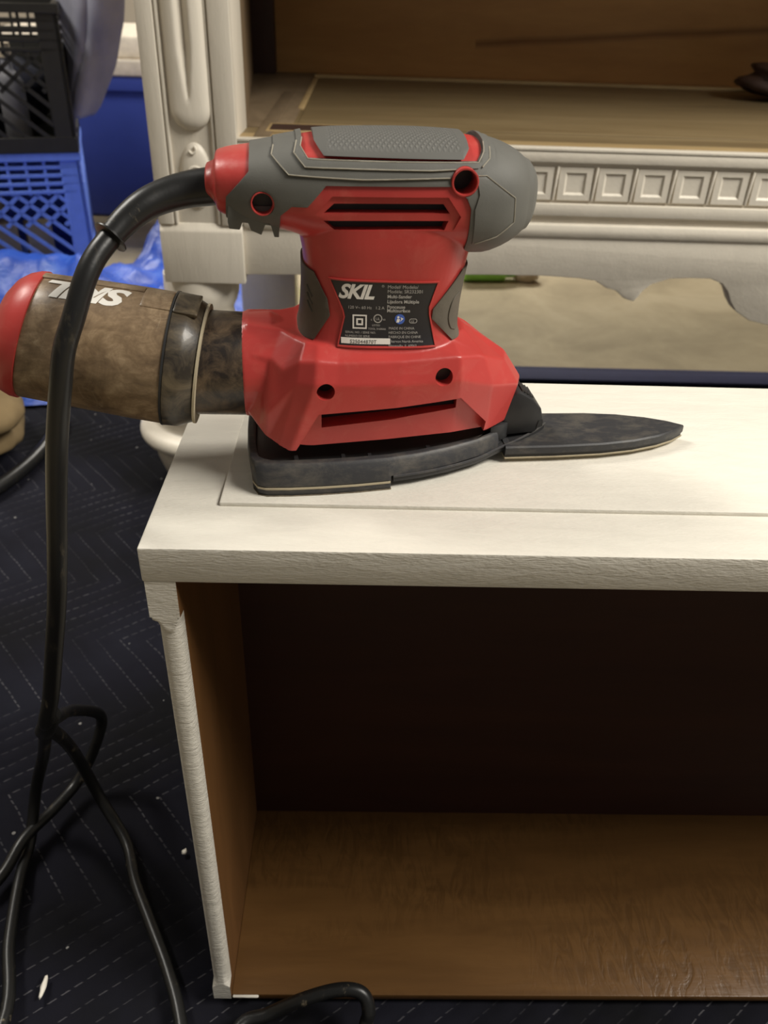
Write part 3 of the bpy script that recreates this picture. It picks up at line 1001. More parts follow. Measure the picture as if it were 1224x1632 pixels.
# ribs of the suspension showing under the shell
for u in (22, 45, 58, 88):
    vv = -36.0 if u < 70 else -36.0 + (u - 70) * 0.34
    spart('suspension_rib', prism_me([(u, 12), (u + 3, 12), (u + 2.4, 15.2), (u + 0.6, 15.2)], 'y', vv - 1.2, vv + 5), 'black', 35)
hook = boolean(loft_z([sym(half(0.1, 0.6, 143)), sym(half(0.1, 0.6, 143))], [3.6, 4.5]), [pz([(69.2, -5), (69.2, 30), (200, 30), (200, -5)])])
spart('hook_layer', hook, 'foam_line', 35)
sp_ = boolean(loft_z([sym(half(0.5, 1.2, 143)), sym(half(0.2, 0.8, 143))], [0.15, 3.7]), [pz([(69.4, -5), (69.4, 30), (200, 30), (200, -5)])])
spart('sanding_pad', bevel_me(sp_, 0.5, 2, 40), 'black_dusty', 35)
ss = boolean(loft_z([sym(half(0.0, 0.8, 143)), sym(half(0.0, 0.8, 143))], [-0.1, 0.35]), [pz([(69.6, -5), (69.6, 30), (200, 30), (200, -5)])])
spart('sandpaper_sheet', ss, 'sandpaper', 35)
# tip holder: triangular plate with an upturned lip
TH = [(70.5, -40.0), (84, -37.2), (100, -32.0), (116, -24.6), (128, -18.0), (140, -12.5), (150, -6.5), (157.5, 0)]
TH = TH + [(u, -v) for u, v in TH[::-1] if v < 0]
zs_ = lambda u: 3.4 if u < 118 else 3.4 + (u - 118) / 39.5 * 6.4
v_, f_ = [], []
for dz in (0, 3.2):
    for u, v in TH: v_.append((u, v, zs_(u) + dz))
n_ = len(TH)
f_ = [tuple(range(n_)), tuple(range(2 * n_ - 1, n_ - 1, -1))] + [(i, (i + 1) % n_, (i + 1) % n_ + n_, i + n_) for i in range(n_)]
th = fix(mesh_from('th', v_, f_))
bm = bmesh.new()
bm.from_mesh(th)
bmesh.ops.triangulate(bm, faces=[q for q in bm.faces if len(q.verts) > 4])
bm.to_mesh(th)
bm.free()
spart('tip_holder', bevel_me(th, 0.4, 2, 40), 'black', 35)
lip = [(u, v * 1.0, zs_(u) + 3.2) for u, v in TH[:8]]
spart('holder_lip', tube_me(lip, 0.75, 8, 4), 'black_dusty', 35)
# finger attachment
def finger_outline(ins):
    P = [(132, -19.0 + ins), (160, -19.2 + ins), (185, -18.2 + ins), (203, -15.6 + ins), (218, -11.2 + ins), (229, -5.8 + ins * 0.6), (237 - ins * 0.8, 0)]
    return P + [(u, -v) for u, v in P[::-1] if v < 0]
fo = loft_z([finger_outline(0.6), finger_outline(0), finger_outline(0), finger_outline(0.8)], [4.6, 5.2, 8.6, 9.4])
spart('finger_attachment', fo, 'black_dusty', 30)
fb = loft_z([finger_outline(0.9), finger_outline(0.9)], [3.0, 4.7])
spart('finger_foam', fb, 'black', 30)
fp = loft_z([finger_outline(0.2), finger_outline(-0.2)], [2.2, 3.1])
spart('finger_sandpaper', fp, 'foam_line', 30)
# latch behind the nose
LT = [(131, 11.0), (131, 30), (137.5, 35.5), (139.5, 35.3), (146.5, 31.0), (151.3, 26.0), (152.6, 21.5), (152.6, 17.2), (149.4, 12.5)]
la = prism_me(LT, 'y', -9.5, 9.5)
spart('latch', bevel_me(la, 1.0, 2, 30), 'black', 35)
for k in range(4):
    t = k / 3
    spart('latch_rib', prism_me([(141.0 + 5 * t, 35.2 - 3.4 * t), (142.0 + 5 * t, 35.4 - 3.4 * t), (142.6 + 5 * t, 34.2 - 3.4 * t), (141.0 + 5 * t, 33.6 - 3.4 * t)], 'y', -5.5, 5.5), 'black_dusty')
spart('latch_slot', prism_me([(149.8, 15.0), (152.9, 16.2), (152.9, 19.6), (150.6, 19.4)], 'y', -9.8, -6), 'black')
# collar under the nose
col_ = loft_z([[(124 + 13.5 * math.cos(a), 14.5 * math.sin(a)) for a in np.linspace(-math.pi / 2, math.pi / 2, 20)] for _ in range(2)], [10, 19])
spart('nose_collar', bevel_me(col_, 0.6, 2, 40), 'black', 35)

# --- dust canister
AX = Vector((-math.cos(math.radians(9.8)), math.sin(math.radians(4.5)), math.sin(math.radians(9.8)))).normalized()
C0 = Vector((-21.0, 0, 50.6))
spart('dust_port', lathe_me([(0, 24.6), (2, 25.0), (20, 25.2), (27, 25.2)], 64, (3, 0, 50.0), (-1, 0, 0.055)), 'neck', 35)
CUP = (Vector((0, 0, 1)) - AX * AX.z).normalized()
CFR = AX.cross(CUP) if AX.cross(CUP).y < 0 else CUP.cross(AX)
def slant(me):
    """the cap end of the cup is cut on a slant: longer below than above"""
    for v in me.vertices:
        d = v.co - C0
        a = d.dot(AX)
        h = d.dot(CUP)
        v.co += AX * (-(h / 31.0) * 5.0 * min(max((a - 55) / 22, 0), 1))
    me.update()
    return me
can_root = spart('dust_canister', slant(lathe_me([(13.5, 31.0), (14.0, 31.8), (30, 31.6), (50, 30.9), (65, 30.3), (77.5, 29.8), (78.5, 29.2)], 96, C0, AX)), 'canister', 35)
spart('collar', lathe_me([(-0.6, 28.0), (0.2, 28.8), (5.5, 31.2), (7.0, 31.9), (13.0, 32.3), (13.4, 32.0)], 96, C0, AX), 'collar', 28, True, can_root)
spart('gasket', lathe_me([(13.3, 31.6), (13.4, 32.5), (14.3, 32.5), (14.4, 31.6)], 96, C0, AX), 'black', 35, True, can_root)
spart('rim_ring', lathe_me([(-1.6, 28.2), (-1.6, 29.2), (-0.5, 29.2), (-0.5, 28.2)], 96, C0, AX), 'foam_line', 35, True, can_root)
spart('end_cap', slant(lathe_me([(78.2, 29.8), (78.5, 30.5), (81.5, 30.2), (85.5, 28.6), (89.5, 25.4), (92.5, 20.5), (94.5, 13.0), (95, 4)], 96, C0, AX)), 'red_cap', 35, True, can_root)
# latch tab of the collar, grip bumps and the moulded rail along the top
def can_pt(a, phi, r):
    """phi: 0 faces the viewer (-v), 90 deg faces up"""
    r = r - 0.034 * max(a - 14, 0)
    return C0 + AX * a + (CFR * math.cos(phi) + CUP * math.sin(phi)) * r
def can_patch(a0, a1, p0, p1, r0, r1, name, mat):
    v, f = [], []
    na, npn = 8, 8
    for r in (r0, r1):
        for i in range(na + 1):
            for j in range(npn + 1):
                v.append(can_pt(a0 + (a1 - a0) * i / na, math.radians(p0 + (p1 - p0) * j / npn), r))
    B = (na + 1) * (npn + 1)
    for i in range(na):
        for j in range(npn):
            q = i * (npn + 1) + j
            f.append((q, q + 1, q + npn + 2, q + npn + 1))
            f.append((B + q, B + q + npn + 1, B + q + npn + 2, B + q + 1))
    edge = [(i, 0) for i in range(na)] + [(na, j) for j in range(npn)] + [(i, npn) for i in range(na, 0, -1)] + [(0, j) for j in range(npn, 0, -1)]
    ids = [i * (npn + 1) + j for i, j in edge]
    for k in range(len(ids)):
        a, b = ids[k], ids[(k + 1) % len(ids)]
        f.append((a, B + a, B + b, b))
    return spart(name, bevel_me(fix(mesh_from(name, v, f)), 0.5, 2, 40), mat, 35, True, can_root)
can_patch(2.0, 13.0, 64, 96, 31.0, 33.2, 'collar_tab', 'collar')
can_patch(28.0, 74.0, 86, 98, 31.0, 32.6, 'moulded_rail', 'canister')
can_patch(14.4, 28.0, 66, 96, 31.0, 32.4, 'lock_tab', 'canister')
lg = text_me('SKIL', 13.0, 0.32, 0.55, 'LEFT', 0.95)
bm = bmesh.new()
bm.from_mesh(lg)
bmesh.ops.subdivide_edges(bm, edges=[e for e in bm.edges if e.calc_length() > 3], cuts=4)
bm.to_mesh(lg)
bm.free()
xs_ = [v.co.x for v in lg.vertices]
wid = max(xs_) - min(xs_)
for v in lg.vertices:
    a = 33.0 + (v.co.x - min(xs_)) * 37.0 / wid          # reads upside down from the viewer's side
    phi = math.radians(82.5 - v.co.y * 2.29)
    v.co = can_pt(a, phi, 32.25)
spart('logo', lg, 'print', None, True, can_root)

# --- strain relief and power cord (world coordinates, then into the sander's frame)
def to_local(pts):
    mw = Matrix.Translation(Vector((0.040, 0.084, 0.0022))) @ Matrix.Rotation(math.radians(6), 4, 'Z')
    inv = mw.inverted()
    return [inv @ Vector(p) for p in pts]
sl = [(0.034, 0.0855, 0.1355), (0.021, 0.083, 0.134), (0.011, 0.078, 0.132), (0.003, 0.072, 0.129), (-0.004, 0.066, 0.124), (-0.009, 0.06, 0.119)]
link('strain_relief', tube_me(to_local(sl), lambda t: 0.0082 - 0.0028 * t, 24, 8), 'cord', SAND, 40)
slw = to_local(sl)
d_ = slw[-1] - slw[-2]
link('sleeve_flange', lathe_me([(-0.0006, 0.0068), (0.0, 0.0078), (0.0006, 0.0078), (0.001, 0.0066)], 32, slw[-1], d_), 'cord', SAND, 40)
main_c = [(-0.0085, 0.0605, 0.1195), (-0.014, 0.052, 0.113), (-0.018, 0.045, 0.105), (-0.023, 0.038, 0.091), (-0.028, 0.034, 0.078), (-0.032, 0.032, 0.061), (-0.038, 0.032, 0.036), (-0.045, 0.034, 0.002), (-0.051, 0.036, -0.029), (-0.059, 0.04, -0.065), (-0.07, 0.046, -0.106), (-0.081, 0.052, -0.146), (-0.092, 0.060, -0.178)]
CZ = FLOOR + 0.0062
S2 = [(-0.106, 0.100, -0.216), (-0.117, 0.150, -0.262), (-0.115, 0.19, -0.31), (-0.122, 0.189, -0.34), (-0.138, 0.176, -0.372), (-0.151, 0.15, CZ + .007), (-0.166, 0.118, CZ + .009), (-0.178, 0.083, CZ + .002), (-0.215, 0.03, CZ)]
OFF1 = [(-0.245, -0.05, CZ), (-0.21, -0.13, CZ), (-0.15, -0.11, CZ)]
S1 = [(-0.135, -0.019, CZ), (-0.151, 0.038, CZ), (-0.161, 0.088, CZ), (-0.164, 0.122, CZ + .001), (-0.159, 0.143, -0.345), (-0.143, 0.138, -0.30), (-0.116, 0.100, -0.232)]
S3 = [(-0.108, 0.088, -0.212), (-0.114, 0.120, -0.262), (-0.121, 0.149, -0.32), (-0.111, 0.149, -0.368), (-0.087, 0.122, CZ), (-0.072, 0.088, CZ), (-0.052, 0.053, CZ), (-0.032, 0.018, CZ), (-0.016, -0.018, CZ)]
OFF2 = [(0.0, -0.075, CZ), (0.012, -0.075, CZ + .002)]
S4 = [(0.022, -0.024, -0.378), (0.043, -0.0145, -0.375), (0.067, -0.0125, -0.359), (0.090, -0.0105, -0.351), (0.105, -0.012, -0.352), (0.110, -0.019, -0.361), (0.107, -0.028, -0.372), (0.10, -0.07, CZ)]
cord_path = main_c + S2 + OFF1 + S1 + S3 + OFF2 + S4
npts = len(cord_path)
nm_ = len(main_c) / npts
link('power_cord', tube_me(to_local(cord_path), lambda t: 0.0049 if t < nm_ else 0.0046, 12, 7), 'cord', SAND, 50)
tie_pts = to_local([(-0.0875, 0.058, -0.168), (-0.094, 0.064, -0.184), (-0.104, 0.078, -0.204)])
link('cord_tie', tube_me(tie_pts, 0.0062, 16, 4), 'cord', SAND, 40)

# ================================================================== CABINET
CY = 0.69
cab = thing('cabinet', 'tall white painted carved cabinet with open brown shelf behind the drawer', 'cabinet', (0.55, CY, FLOOR))
CAB_O = Vector((0.55, CY, FLOOR))
def cpart(name, me, mat, smooth=40, parent=None):
    if parent is None:
        me.transform(Matrix.Translation(-CAB_O))
        parent = cab
    return link(name, me, mat, parent, smooth)
def cbox(name, lo, hi, mat, bev=0.0015, parent=None):
    bm = bmesh.new()
    box_bm(bm, lo, hi, bev, 2)
    me = bpy.data.meshes.new(name)
    bm.to_mesh(me)
    bm.free()
    return cpart(name, me, mat, 40, parent)
CXR = 1.23      # right post begins here, out of frame
CDEP = 1.36     # rear of the case
TOPZ = 0.55
def post(x0, x1):
    w = x1 - x0
    cbox('post', (x0, CY + 0.006, -0.105), (x1, CY + 0.088, TOPZ), 'white_post', 0.002)
    cbox('post_strip', (x0, CY, -0.040), (x0 + 0.018, CY + 0.010, TOPZ), 'white_post', 0.0015)
    cbox('post_strip', (x1 - 0.023, CY, -0.040), (x1, CY + 0.010, TOPZ), 'white_post', 0.0015)
    cbox('post_bead', (x0 + 0.019, CY + 0.001, -0.040), (x0 + 0.023, CY + 0.010, TOPZ), 'white_post', 0.0018)
    cbox('post_bead', (x1 - 0.028, CY + 0.002, -0.040), (x1 - 0.024, CY + 0.010, TOPZ), 'white_post', 0.0018)
    # plain block below the recess, with a sloped sill
    me = prism_me([(CY, -0.108), (CY, -0.047), (CY + 0.006, -0.038), (CY + 0.012, -0.038), (CY + 0.012, -0.108)], 'x', x0, x1)
    cpart('post_block', bevel_me(me, 0.0018, 2, 30), 'white_post', 40)
    # reeded column with a groove that runs out above the round end
    xc = x0 + 0.0475
    hw = 0.0225
    zb = 0.060
    v, f = [], []
    nz, nx = 90, 33
    for i in range(nz):
        z = zb + (TOPZ - 0.01 - zb) * (i / (nz - 1)) ** 1.7
        k = min((z - zb) / hw, 1.0)
        half_w = hw * math.sqrt(max(1 - (1 - k) ** 2, 0.0004))
        for j in range(nx):
            c = -math.cos(math.pi * j / (nx - 1))
            x = c * half_w
            h = 0.011 * math.sqrt(max(1 - abs(c) ** 2.6, 0)) * math.sqrt(max(1 - (1 - k) ** 3, 0.0))
            g = min(max((z - 0.088) / 0.05, 0), 1)
            h -= 0.0085 * g ** 0.7 * max(0, 1 - abs(x) / (0.0022 + 0.0052 * g))
            v.append((xc + x, CY + 0.0065 - h, z))
    for i in range(nz - 1):
        for j in range(nx - 1):
            q = i * nx + j
            f.append((q, q + 1, q + nx + 1, q + nx))
    me = fix(mesh_from('reeded_column', v, f))
    me = apply_mods(me, [('SOLIDIFY', dict(thickness=0.001, offset=-1))])
    cpart('reeded_column', me, 'white_post', 60)
    # carved oval
    v, f = [], []
    nr, na = 10, 40
    for i in range(nr + 1):
        r = i / nr
        for j in range(na):
            a = 2 * math.pi * j / na
            v.append((xc + 0.0185 * r * math.cos(a), CY + 0.007 - 0.0085 * math.sqrt(max(1 - r ** 2.2, 0)), 0.012 + 0.037 * r * math.sin(a)))
    for i in range(nr):
        for j in range(na):
            k = (j + 1) % na
            f.append((i * na + j, i * na + k, (i + 1) * na + k, (i + 1) * na + j))
    bm = bmesh.new()
    bm.from_mesh(mesh_from('oval', v, f))
    bmesh.ops.remove_doubles(bm, verts=bm.verts, dist=1e-6)
    bmesh.ops.recalc_face_normals(bm, faces=bm.faces)
    me = bpy.data.meshes.new('carved_oval')
    bm.to_mesh(me)
    bm.free()
    cpart('carved_oval', me, 'white_post', 60)
    sw = [(xc + 0.008 * math.cos(a) * (1 - k * 0.03) + 0.001, CY - 0.0005, 0.016 + 0.008 * math.sin(a) * (1 - k * 0.03)) for k, a in enumerate(np.linspace(2.6, -2.2, 12))]
    cpart('carved_scroll', tube_me(sw, 0.0019, 8, 4), 'white_post', 50)
    cpart('carved_scroll', tube_me([(xc - 0.005, CY, 0.040), (xc - 0.001, CY - 0.0006, 0.037), (xc + 0.003, CY - 0.0002, 0.041), (xc + 0.001, CY + 0.001, 0.045)], 0.0013, 8, 4), 'white_post', 50)
    cpart('carved_scroll', tube_me([(xc - 0.006, CY - 0.0006, 0.012), (xc - 0.002, CY - 0.0016, 0.009), (xc + 0.002, CY - 0.0014, 0.013)], 0.0015, 8, 4), 'white_post', 50)
    # turned leg
    prof = [(0, 0.060), (0.004, 0.068), (0.036, 0.080), (0.058, 0.082), (0.061, 0.088), (0.066, 0.096), (0.074, 0.099), (0.083, 0.096), (0.088, 0.088), (0.092, 0.080), (0.110, 0.083), (0.135, 0.088), (0.165, 0.082), (0.195, 0.064), (0.215, 0.047), (0.228, 0.040), (0.240, 0.0385), (0.250, 0.043), (0.262, 0.0465), (0.272, 0.0465), (0.2845, 0.046)]
    P = catmull([(r, 0, z) for z, r in prof], 3)
    me = lathe_me([(p.z, p.x) for p in P], 64, (x0 + 0.034, CY + 0.048, FLOOR - 0.002), (0, 0, 1))
    cpart('turned_leg', me, 'white_cab', 45)
post(-0.142, -0.046)
post(CXR, CXR + 0.096)
# shelf, case, rails
cbox('shelf', (-0.112, CY + 0.0885, 0.034), (CXR + 0.066, CDEP, 0.0525), 'wood_shelf', 0.001)
cbox('shelf', (-0.046, CY + 0.012, 0.034), (CXR, CY + 0.0885, 0.0525), 'wood_shelf', 0.0)
cbox('shelf_board', (0.012, CY + 0.10, 0.0522), (CXR - 0.06, CDEP - 0.065, 0.0537), 'wood_shelf', 0.0006)
cbox('shelf_border', (-0.112, CY + 0.0885, 0.0520), (0.006, CDEP, 0.0540), 'wood_shelf_edge', 0.0006)
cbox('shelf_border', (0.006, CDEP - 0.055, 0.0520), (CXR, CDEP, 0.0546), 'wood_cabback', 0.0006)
cbox('shelf_batten', (0.004, CDEP - 0.068, 0.0520), (CXR - 0.06, CDEP - 0.052, 0.0580), 'wood_pale', 0.001)
cbox('shelf_batten', (0.003, CY + 0.24, 0.0520), (0.011, CDEP - 0.055, 0.0552), 'wood_pale', 0.0008)
cbox('shelf_batten', (-0.030, CY + 0.02, 0.0520), (-0.012, CY + 0.40, 0.0548), 'wood_shelf_edge', 0.0006)
cbox('front_strip', (-0.046, CY + 0.001, 0.0505), (CXR, CY + 0.013, 0.0545), 'white_cab', 0.0012)
cbox('front_strip', (-0.046, CY + 0.013, 0.0520), (CXR, CY + 0.045, 0.0535), 'wood_pale', 0.0004)
# lock mortise block on the shelf's front edge
cbox('lock_block', (-0.020, CY + 0.050, 0.0520), (0.090, CY + 0.105, 0.0556), 'wood_pale', 0.0006)
cbox('lock_block', (-0.016, CY + 0.056, 0.0550), (0.076, CY + 0.094, 0.0562), 'dark_wood', 0.0003)
cpart('inner_side', prism_me([(-0.0465, CY + 0.0885), (-0.1045, CDEP - 0.031), (-0.118, CDEP - 0.031), (-0.060, CY + 0.0885)], 'z', 0.0545, TOPZ), 'grey_wood', 40)
cbox('inner_side', (CXR + 0.066, CY + 0.088, 0.0525), (CXR + 0.080, CDEP, TOPZ), 'grey_wood', 0.001)
cbox('corner_stile', (-0.112, CDEP - 0.030, 0.0540), (-0.066, CDEP, TOPZ), 'dark_wood', 0.002)
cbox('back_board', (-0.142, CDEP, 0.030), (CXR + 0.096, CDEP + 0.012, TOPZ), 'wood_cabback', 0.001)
cbox('top_board', (-0.150, CY - 0.012, TOPZ), (CXR + 0.11, CDEP + 0.015, TOPZ + 0.025), 'white_cab', 0.004)
cbox('outer_side', (-0.142, CY + 0.088, -0.09), (-0.126, CDEP, TOPZ), 'white_cab', 0.001)
cbox('outer_side', (CXR + 0.080, CY + 0.088, -0.09), (CXR + 0.096, CDEP, TOPZ), 'white_cab', 0.001)
cbox('top_rail', (-0.046, CY + 0.002, 0.0385), (CXR, CY + 0.026, 0.0508), 'white_cab', 0.0016)
cbox('frieze', (-0.046, CY + 0.010, -0.006), (CXR, CY + 0.026, 0.0385), 'white_cab', 0.001)
# carved square blocks along the frieze
def carved_block_me():
    w, h = 0.0388, 0.0365
    o, i1, i2 = 0.5, 0.27, 0.225
    v, f = [], []
    def sq(k, y): return [(-k * w, y, -k * h), (k * w, y, -k * h), (k * w, y, k * h), (-k * w, y, k * h)]
    def sq2(a, y): return [(-a, y, -a), (a, y, -a), (a, y, a), (-a, y, a)]
    rings = [sq(0.5, 0.004), sq(0.485, 0.0), sq2(0.0120, 0.0), sq2(0.0096, 0.0020)]
    for r in rings: v += r
    for k in range(3):
        for q in range(4):
            j = (q + 1) % 4
            f.append((k * 4 + q, k * 4 + j, k * 4 + 4 + j, k * 4 + 4 + q))
    f.append((12, 13, 14, 15))
    me = fix(mesh_from('carved_block', v, f))
    for p in me.polygons:
        if p.center.y < 0.004 and p.normal.y > 0.3: pass
    return me
cb = carved_block_me()
cb.materials.append(M['white_cab'])
xk = -0.0230
while xk < CXR - 0.02:
    o = bpy.data.objects.new('carved_block', cb)
    COL.objects.link(o)
    o.parent = cab
    o.location = Vector((xk, CY + 0.0062, 0.0160)) - CAB_O
    dv = bpy.data.objects.new('block_divider', None) if False else None
    xk += 0.0446
dm = bpy.data.meshes.new('block_divider')
bm = bmesh.new()
box_bm(bm, (-0.0017, 0, -0.0185), (0.0017, 0.006, 0.0185), 0.0012, 2)
for vtx in bm.verts: vtx.co.x += vtx.co.z * 0.07
bm.to_mesh(dm)
bm.free()
dm.materials.append(M['white_cab'])
for p in dm.polygons: p.use_smooth = True
xk = -0.0230 + 0.0223
while xk < CXR - 0.02:
    o = bpy.data.objects.new('block_divider', dm)
    COL.objects.link(o)
    o.parent = cab
    o.location = Vector((xk, CY + 0.0050, 0.0160)) - CAB_O
    xk += 0.0446
cbox('moulding', (-0.046, CY + 0.004, -0.0195), (CXR, CY + 0.026, -0.0055), 'white_cab', 0.0015)
cbox('moulding', (-0.046, CY + 0.010, -0.0290), (CXR, CY + 0.026, -0.0190), 'white_cab', 0.001)
cbox('moulding', (-0.046, CY + 0.002, -0.0445), (CXR, CY + 0.026, -0.0280), 'white_cab', 0.0055)
AP = [(-0.046, -0.098), (0.10, -0.0945), (0.246, -0.0905), (0.314, -0.090), (0.356, -0.0918), (0.376, -0.0945), (0.391, -0.103), (0.403, -0.1058), (0.413, -0.114), (0.422, -0.1175), (0.427, -0.1185), (0.432, -0.112), (0.436, -0.105), (0.445, -0.0968), (0.466, -0.0893), (0.49, -0.088), (0.515, -0.088), (0.531, -0.094), (0.540, -0.103), (0.547, -0.116), (0.556, -0.1275), (0.576, -0.139), (0.599, -0.144), (0.64, -0.145)]
AP = AP + [(2 * 0.64 - x - 0.0, z) for x, z in AP[-2::-1] if 2 * 0.64 - x < CXR] + [(CXR, -0.092)]
me = prism_me(AP + [(CXR, -0.040), (-0.046, -0.040)], 'y', CY + 0.006, CY + 0.030)
cpart('apron', bevel_me(me, 0.0012, 2, 40), 'white_cab', 40)
# plain square rear legs
cbox('rear_leg', (-0.128, CDEP - 0.17, FLOOR - 0.011), (-0.030, CDEP - 0.11, 0.034), 'white_cab', 0.002)
cbox('rear_leg', (CXR, CDEP - 0.17, FLOOR - 0.011), (CXR + 0.09, CDEP - 0.11, 0.034), 'white_cab', 0.002)
# dark cloth lump on the shelf
def lump(name, center, radii, amp, freq, mat, seed, sub=4, flat=None):
    bm = bmesh.new()
    bmesh.ops.create_icosphere(bm, subdivisions=sub, radius=1)
    for v in bm.verts:
        p = v.co.copy()
        k = 1 + amp * noise.fractal(p * freq + Vector((seed, seed * 2, 0)), 1.0, 2.0, 3)
        k += amp * 0.6 * math.sin(p.x * 5 * freq + p.z * 7 + seed)
        q = Vector((p.x * radii[0] * k, p.y * radii[1] * k, p.z * radii[2] * k))
        if flat is not None: q.z = max(q.z, flat)
        v.co = q
    me = bpy.data.meshes.new(name)
    bm.to_mesh(me)
    bm.free()
    o = link(name, me, mat, None, 180)
    o.location = center
    return o
tag(lump('dark_rag', (0.775, 1.18, 0.0835), (0.085, 0.06, 0.032), 0.18, 1.5, 'dark_wood', 3, 4, -0.025), 'dark brown crumpled rag lying on the cabinet shelf at right', 'rag')

# ================================================================== LEFT BACKGROUND
FZ = FLOOR - 0.012
def crate(name, label, mat, loc, rz, lattice_rows, h=0.262):
    w, d, t = 0.33, 0.33, 0.010
    c = thing(name, label, 'crate', loc, rz, None)
    x0, y0 = -w, 0.0      # front right corner at the origin
    for px, py in ((x0, y0), (-0.0001 - 0.042, y0), (x0, y0 + d - 0.042), (-0.0421, y0 + d - 0.042)):
        bm = bmesh.new()
        ox = 1 if px < -0.1 else 0
        oy = 0 if py < 0.1 else 1
        box_bm(bm, (px, py + (0.042 - t) * oy, 0.006), (px + 0.042, py + (0.042 - t) * oy + t, h - 0.004), 0.002, 1)
        box_bm(bm, (px + (0 if ox else 0.042 - t), py, 0.006), (px + (t if ox else 0.042), py + 0.042, h - 0.004), 0.002, 1)
        me = bpy.data.meshes.new('corner_post')
        bm.to_mesh(me)
        bm.free()
        link('corner_post', me, mat, c, 40)
    def ringbars(zs, hh, nm, tt=t, ov=0.0):
        bm = bmesh.new()
        for z in zs:
            box_bm(bm, (x0 - ov, y0 - ov, z), (0 + ov, y0 + tt, z + hh), 0.001, 1)
            box_bm(bm, (x0 - ov, y0 + d - tt, z), (0 + ov, y0 + d + ov, z + hh), 0.001, 1)
            box_bm(bm, (x0 - ov, y0, z), (x0 + tt, y0 + d, z + hh), 0.001, 1)
            box_bm(bm, (-tt, y0, z), (0 + ov, y0 + d, z + hh), 0.001, 1)
        me = bpy.data.meshes.new(nm)
        bm.to_mesh(me)
        bm.free()
        return link(nm, me, mat, c, 40)
    ringbars([h - 0.016], 0.016, 'rim', 0.012, 0.003)
    ringbars([0.0], 0.030, 'base_band', 0.010, 0.001)
    ringbars([h - 0.016 - 0.0165 * (i + 1) for i in range(4)], 0.0075, 'top_slat', 0.005)
    # uprights of the top grid
    um = bpy.data.meshes.new('top_upright')
    bm = bmesh.new()
    box_bm(bm, (-0.003, 0.001, h - 0.085), (0.003, 0.006, h - 0.01), 0.0005, 1)
    bm.to_mesh(um)
    bm.free()
    for i in range(1, 9):
        for yy in (y0, y0 + d - 0.007):
            link('top_upright', um, mat, c).location = (x0 + w * i / 9, yy, 0)
    # diagonal lattice below
    zlo, zhi = 0.026, h - 0.082
    xa, xb = x0 + 0.040, -0.040
    H = zhi - zlo
    box('rear_wall', (x0 + 0.040, y0 + d - 0.006, zlo), (-0.040, y0 + d - 0.002, zhi), mat, c, 0.0005)
    for yy, y2 in ((y0 + 0.001, y0 + 0.006),):
      bm = bmesh.new()
      for sgn in (1, -1):
          for k in range(-6, 12):
              pts = []
              xs = xa + k * 0.040
              p0 = (xs, zlo if sgn < 0 else zlo + 0.55 * H)
              p1 = (xs + sgn * H * (1.15 if sgn < 0 else 0.52), zhi)
              # clip to the opening
              def clip(p, q):
                  (ax, az), (bx, bz) = p, q
                  t0, t1 = 0.0, 1.0
                  dx = bx - ax
                  if abs(dx) > 1e-9:
                      ta, tb = (xa - ax) / dx, (xb - ax) / dx
                      if ta > tb: ta, tb = tb, ta
                      t0, t1 = max(t0, ta), min(t1, tb)
                  if t1 - t0 < 0.02: return None
                  return (ax + dx * t0, az + (bz - az) * t0), (ax + dx * t1, az + (bz - az) * t1)
              r = clip(p0, p1)
              if not r: continue
              (ax, az), (bx, bz) = r
              L = math.hypot(bx - ax, bz - az)
              nx_, nz_ = -(bz - az) / L * 0.0040, (bx - ax) / L * 0.0040
              vs = [bm.verts.new(q) for q in ((ax + nx_, yy, az + nz_), (bx + nx_, yy, bz + nz_), (bx - nx_, yy, bz - nz_), (ax - nx_, yy, az - nz_), (ax + nx_, y2, az + nz_), (bx + nx_, y2, bz + nz_), (bx - nx_, y2, bz - nz_), (ax - nx_, y2, az - nz_))]
              for q in ((0, 1, 2, 3), (7, 6, 5, 4), (0, 4, 5, 1), (1, 5, 6, 2), (2, 6, 7, 3), (3, 7, 4, 0)): bm.faces.new([vs[i] for i in q])
      bmesh.ops.recalc_face_normals(bm, faces=bm.faces)
      me = bpy.data.meshes.new('lattice')
      bm.to_mesh(me)
      bm.free()
      link('lattice', me, mat, c, 30)
    # side walls and floor
    box('side_wall', (-0.006, y0 + 0.04, 0.028), (-0.002, y0 + d - 0.04, h - 0.083), mat, c, 0.0005)
    box('side_wall', (x0 + 0.002, y0 + 0.04, 0.028), (x0 + 0.006, y0 + d - 0.04, h - 0.083), mat, c, 0.0005)
    box('crate_floor', (x0 + 0.006, y0 + 0.006, 0.001), (-0.006, y0 + d - 0.006, 0.006), mat, c, 0.0005)
    return c
CRX, CRY, CRR = -0.515, 1.60, math.radians(16)
crate('milk_crate', 'blue plastic milk crate with diagonal lattice under the black one', 'blue_crate', (CRX, CRY, FZ + 0.0125), CRR, 4, 0.256)
crate('milk_crate', 'black plastic milk crate stacked on top of the blue one', 'black_crate', (CRX + 0.002, CRY - 0.004, FZ + 0.2690), CRR, 4, 0.268)
def in_crate(dx, dy, dz):
    c, s = math.cos(CRR), math.sin(CRR)
    return (CRX + dx * c - dy * s, CRY + dx * s + dy * c, FZ + dz)
tag(lump('crumpled_rag', in_crate(-0.235, 0.08, 0.150), (0.06, 0.05, 0.032), 0.16, 2.0, 'tan', 8), 'tan crumpled rag showing through the blue crate lattice', 'rag')
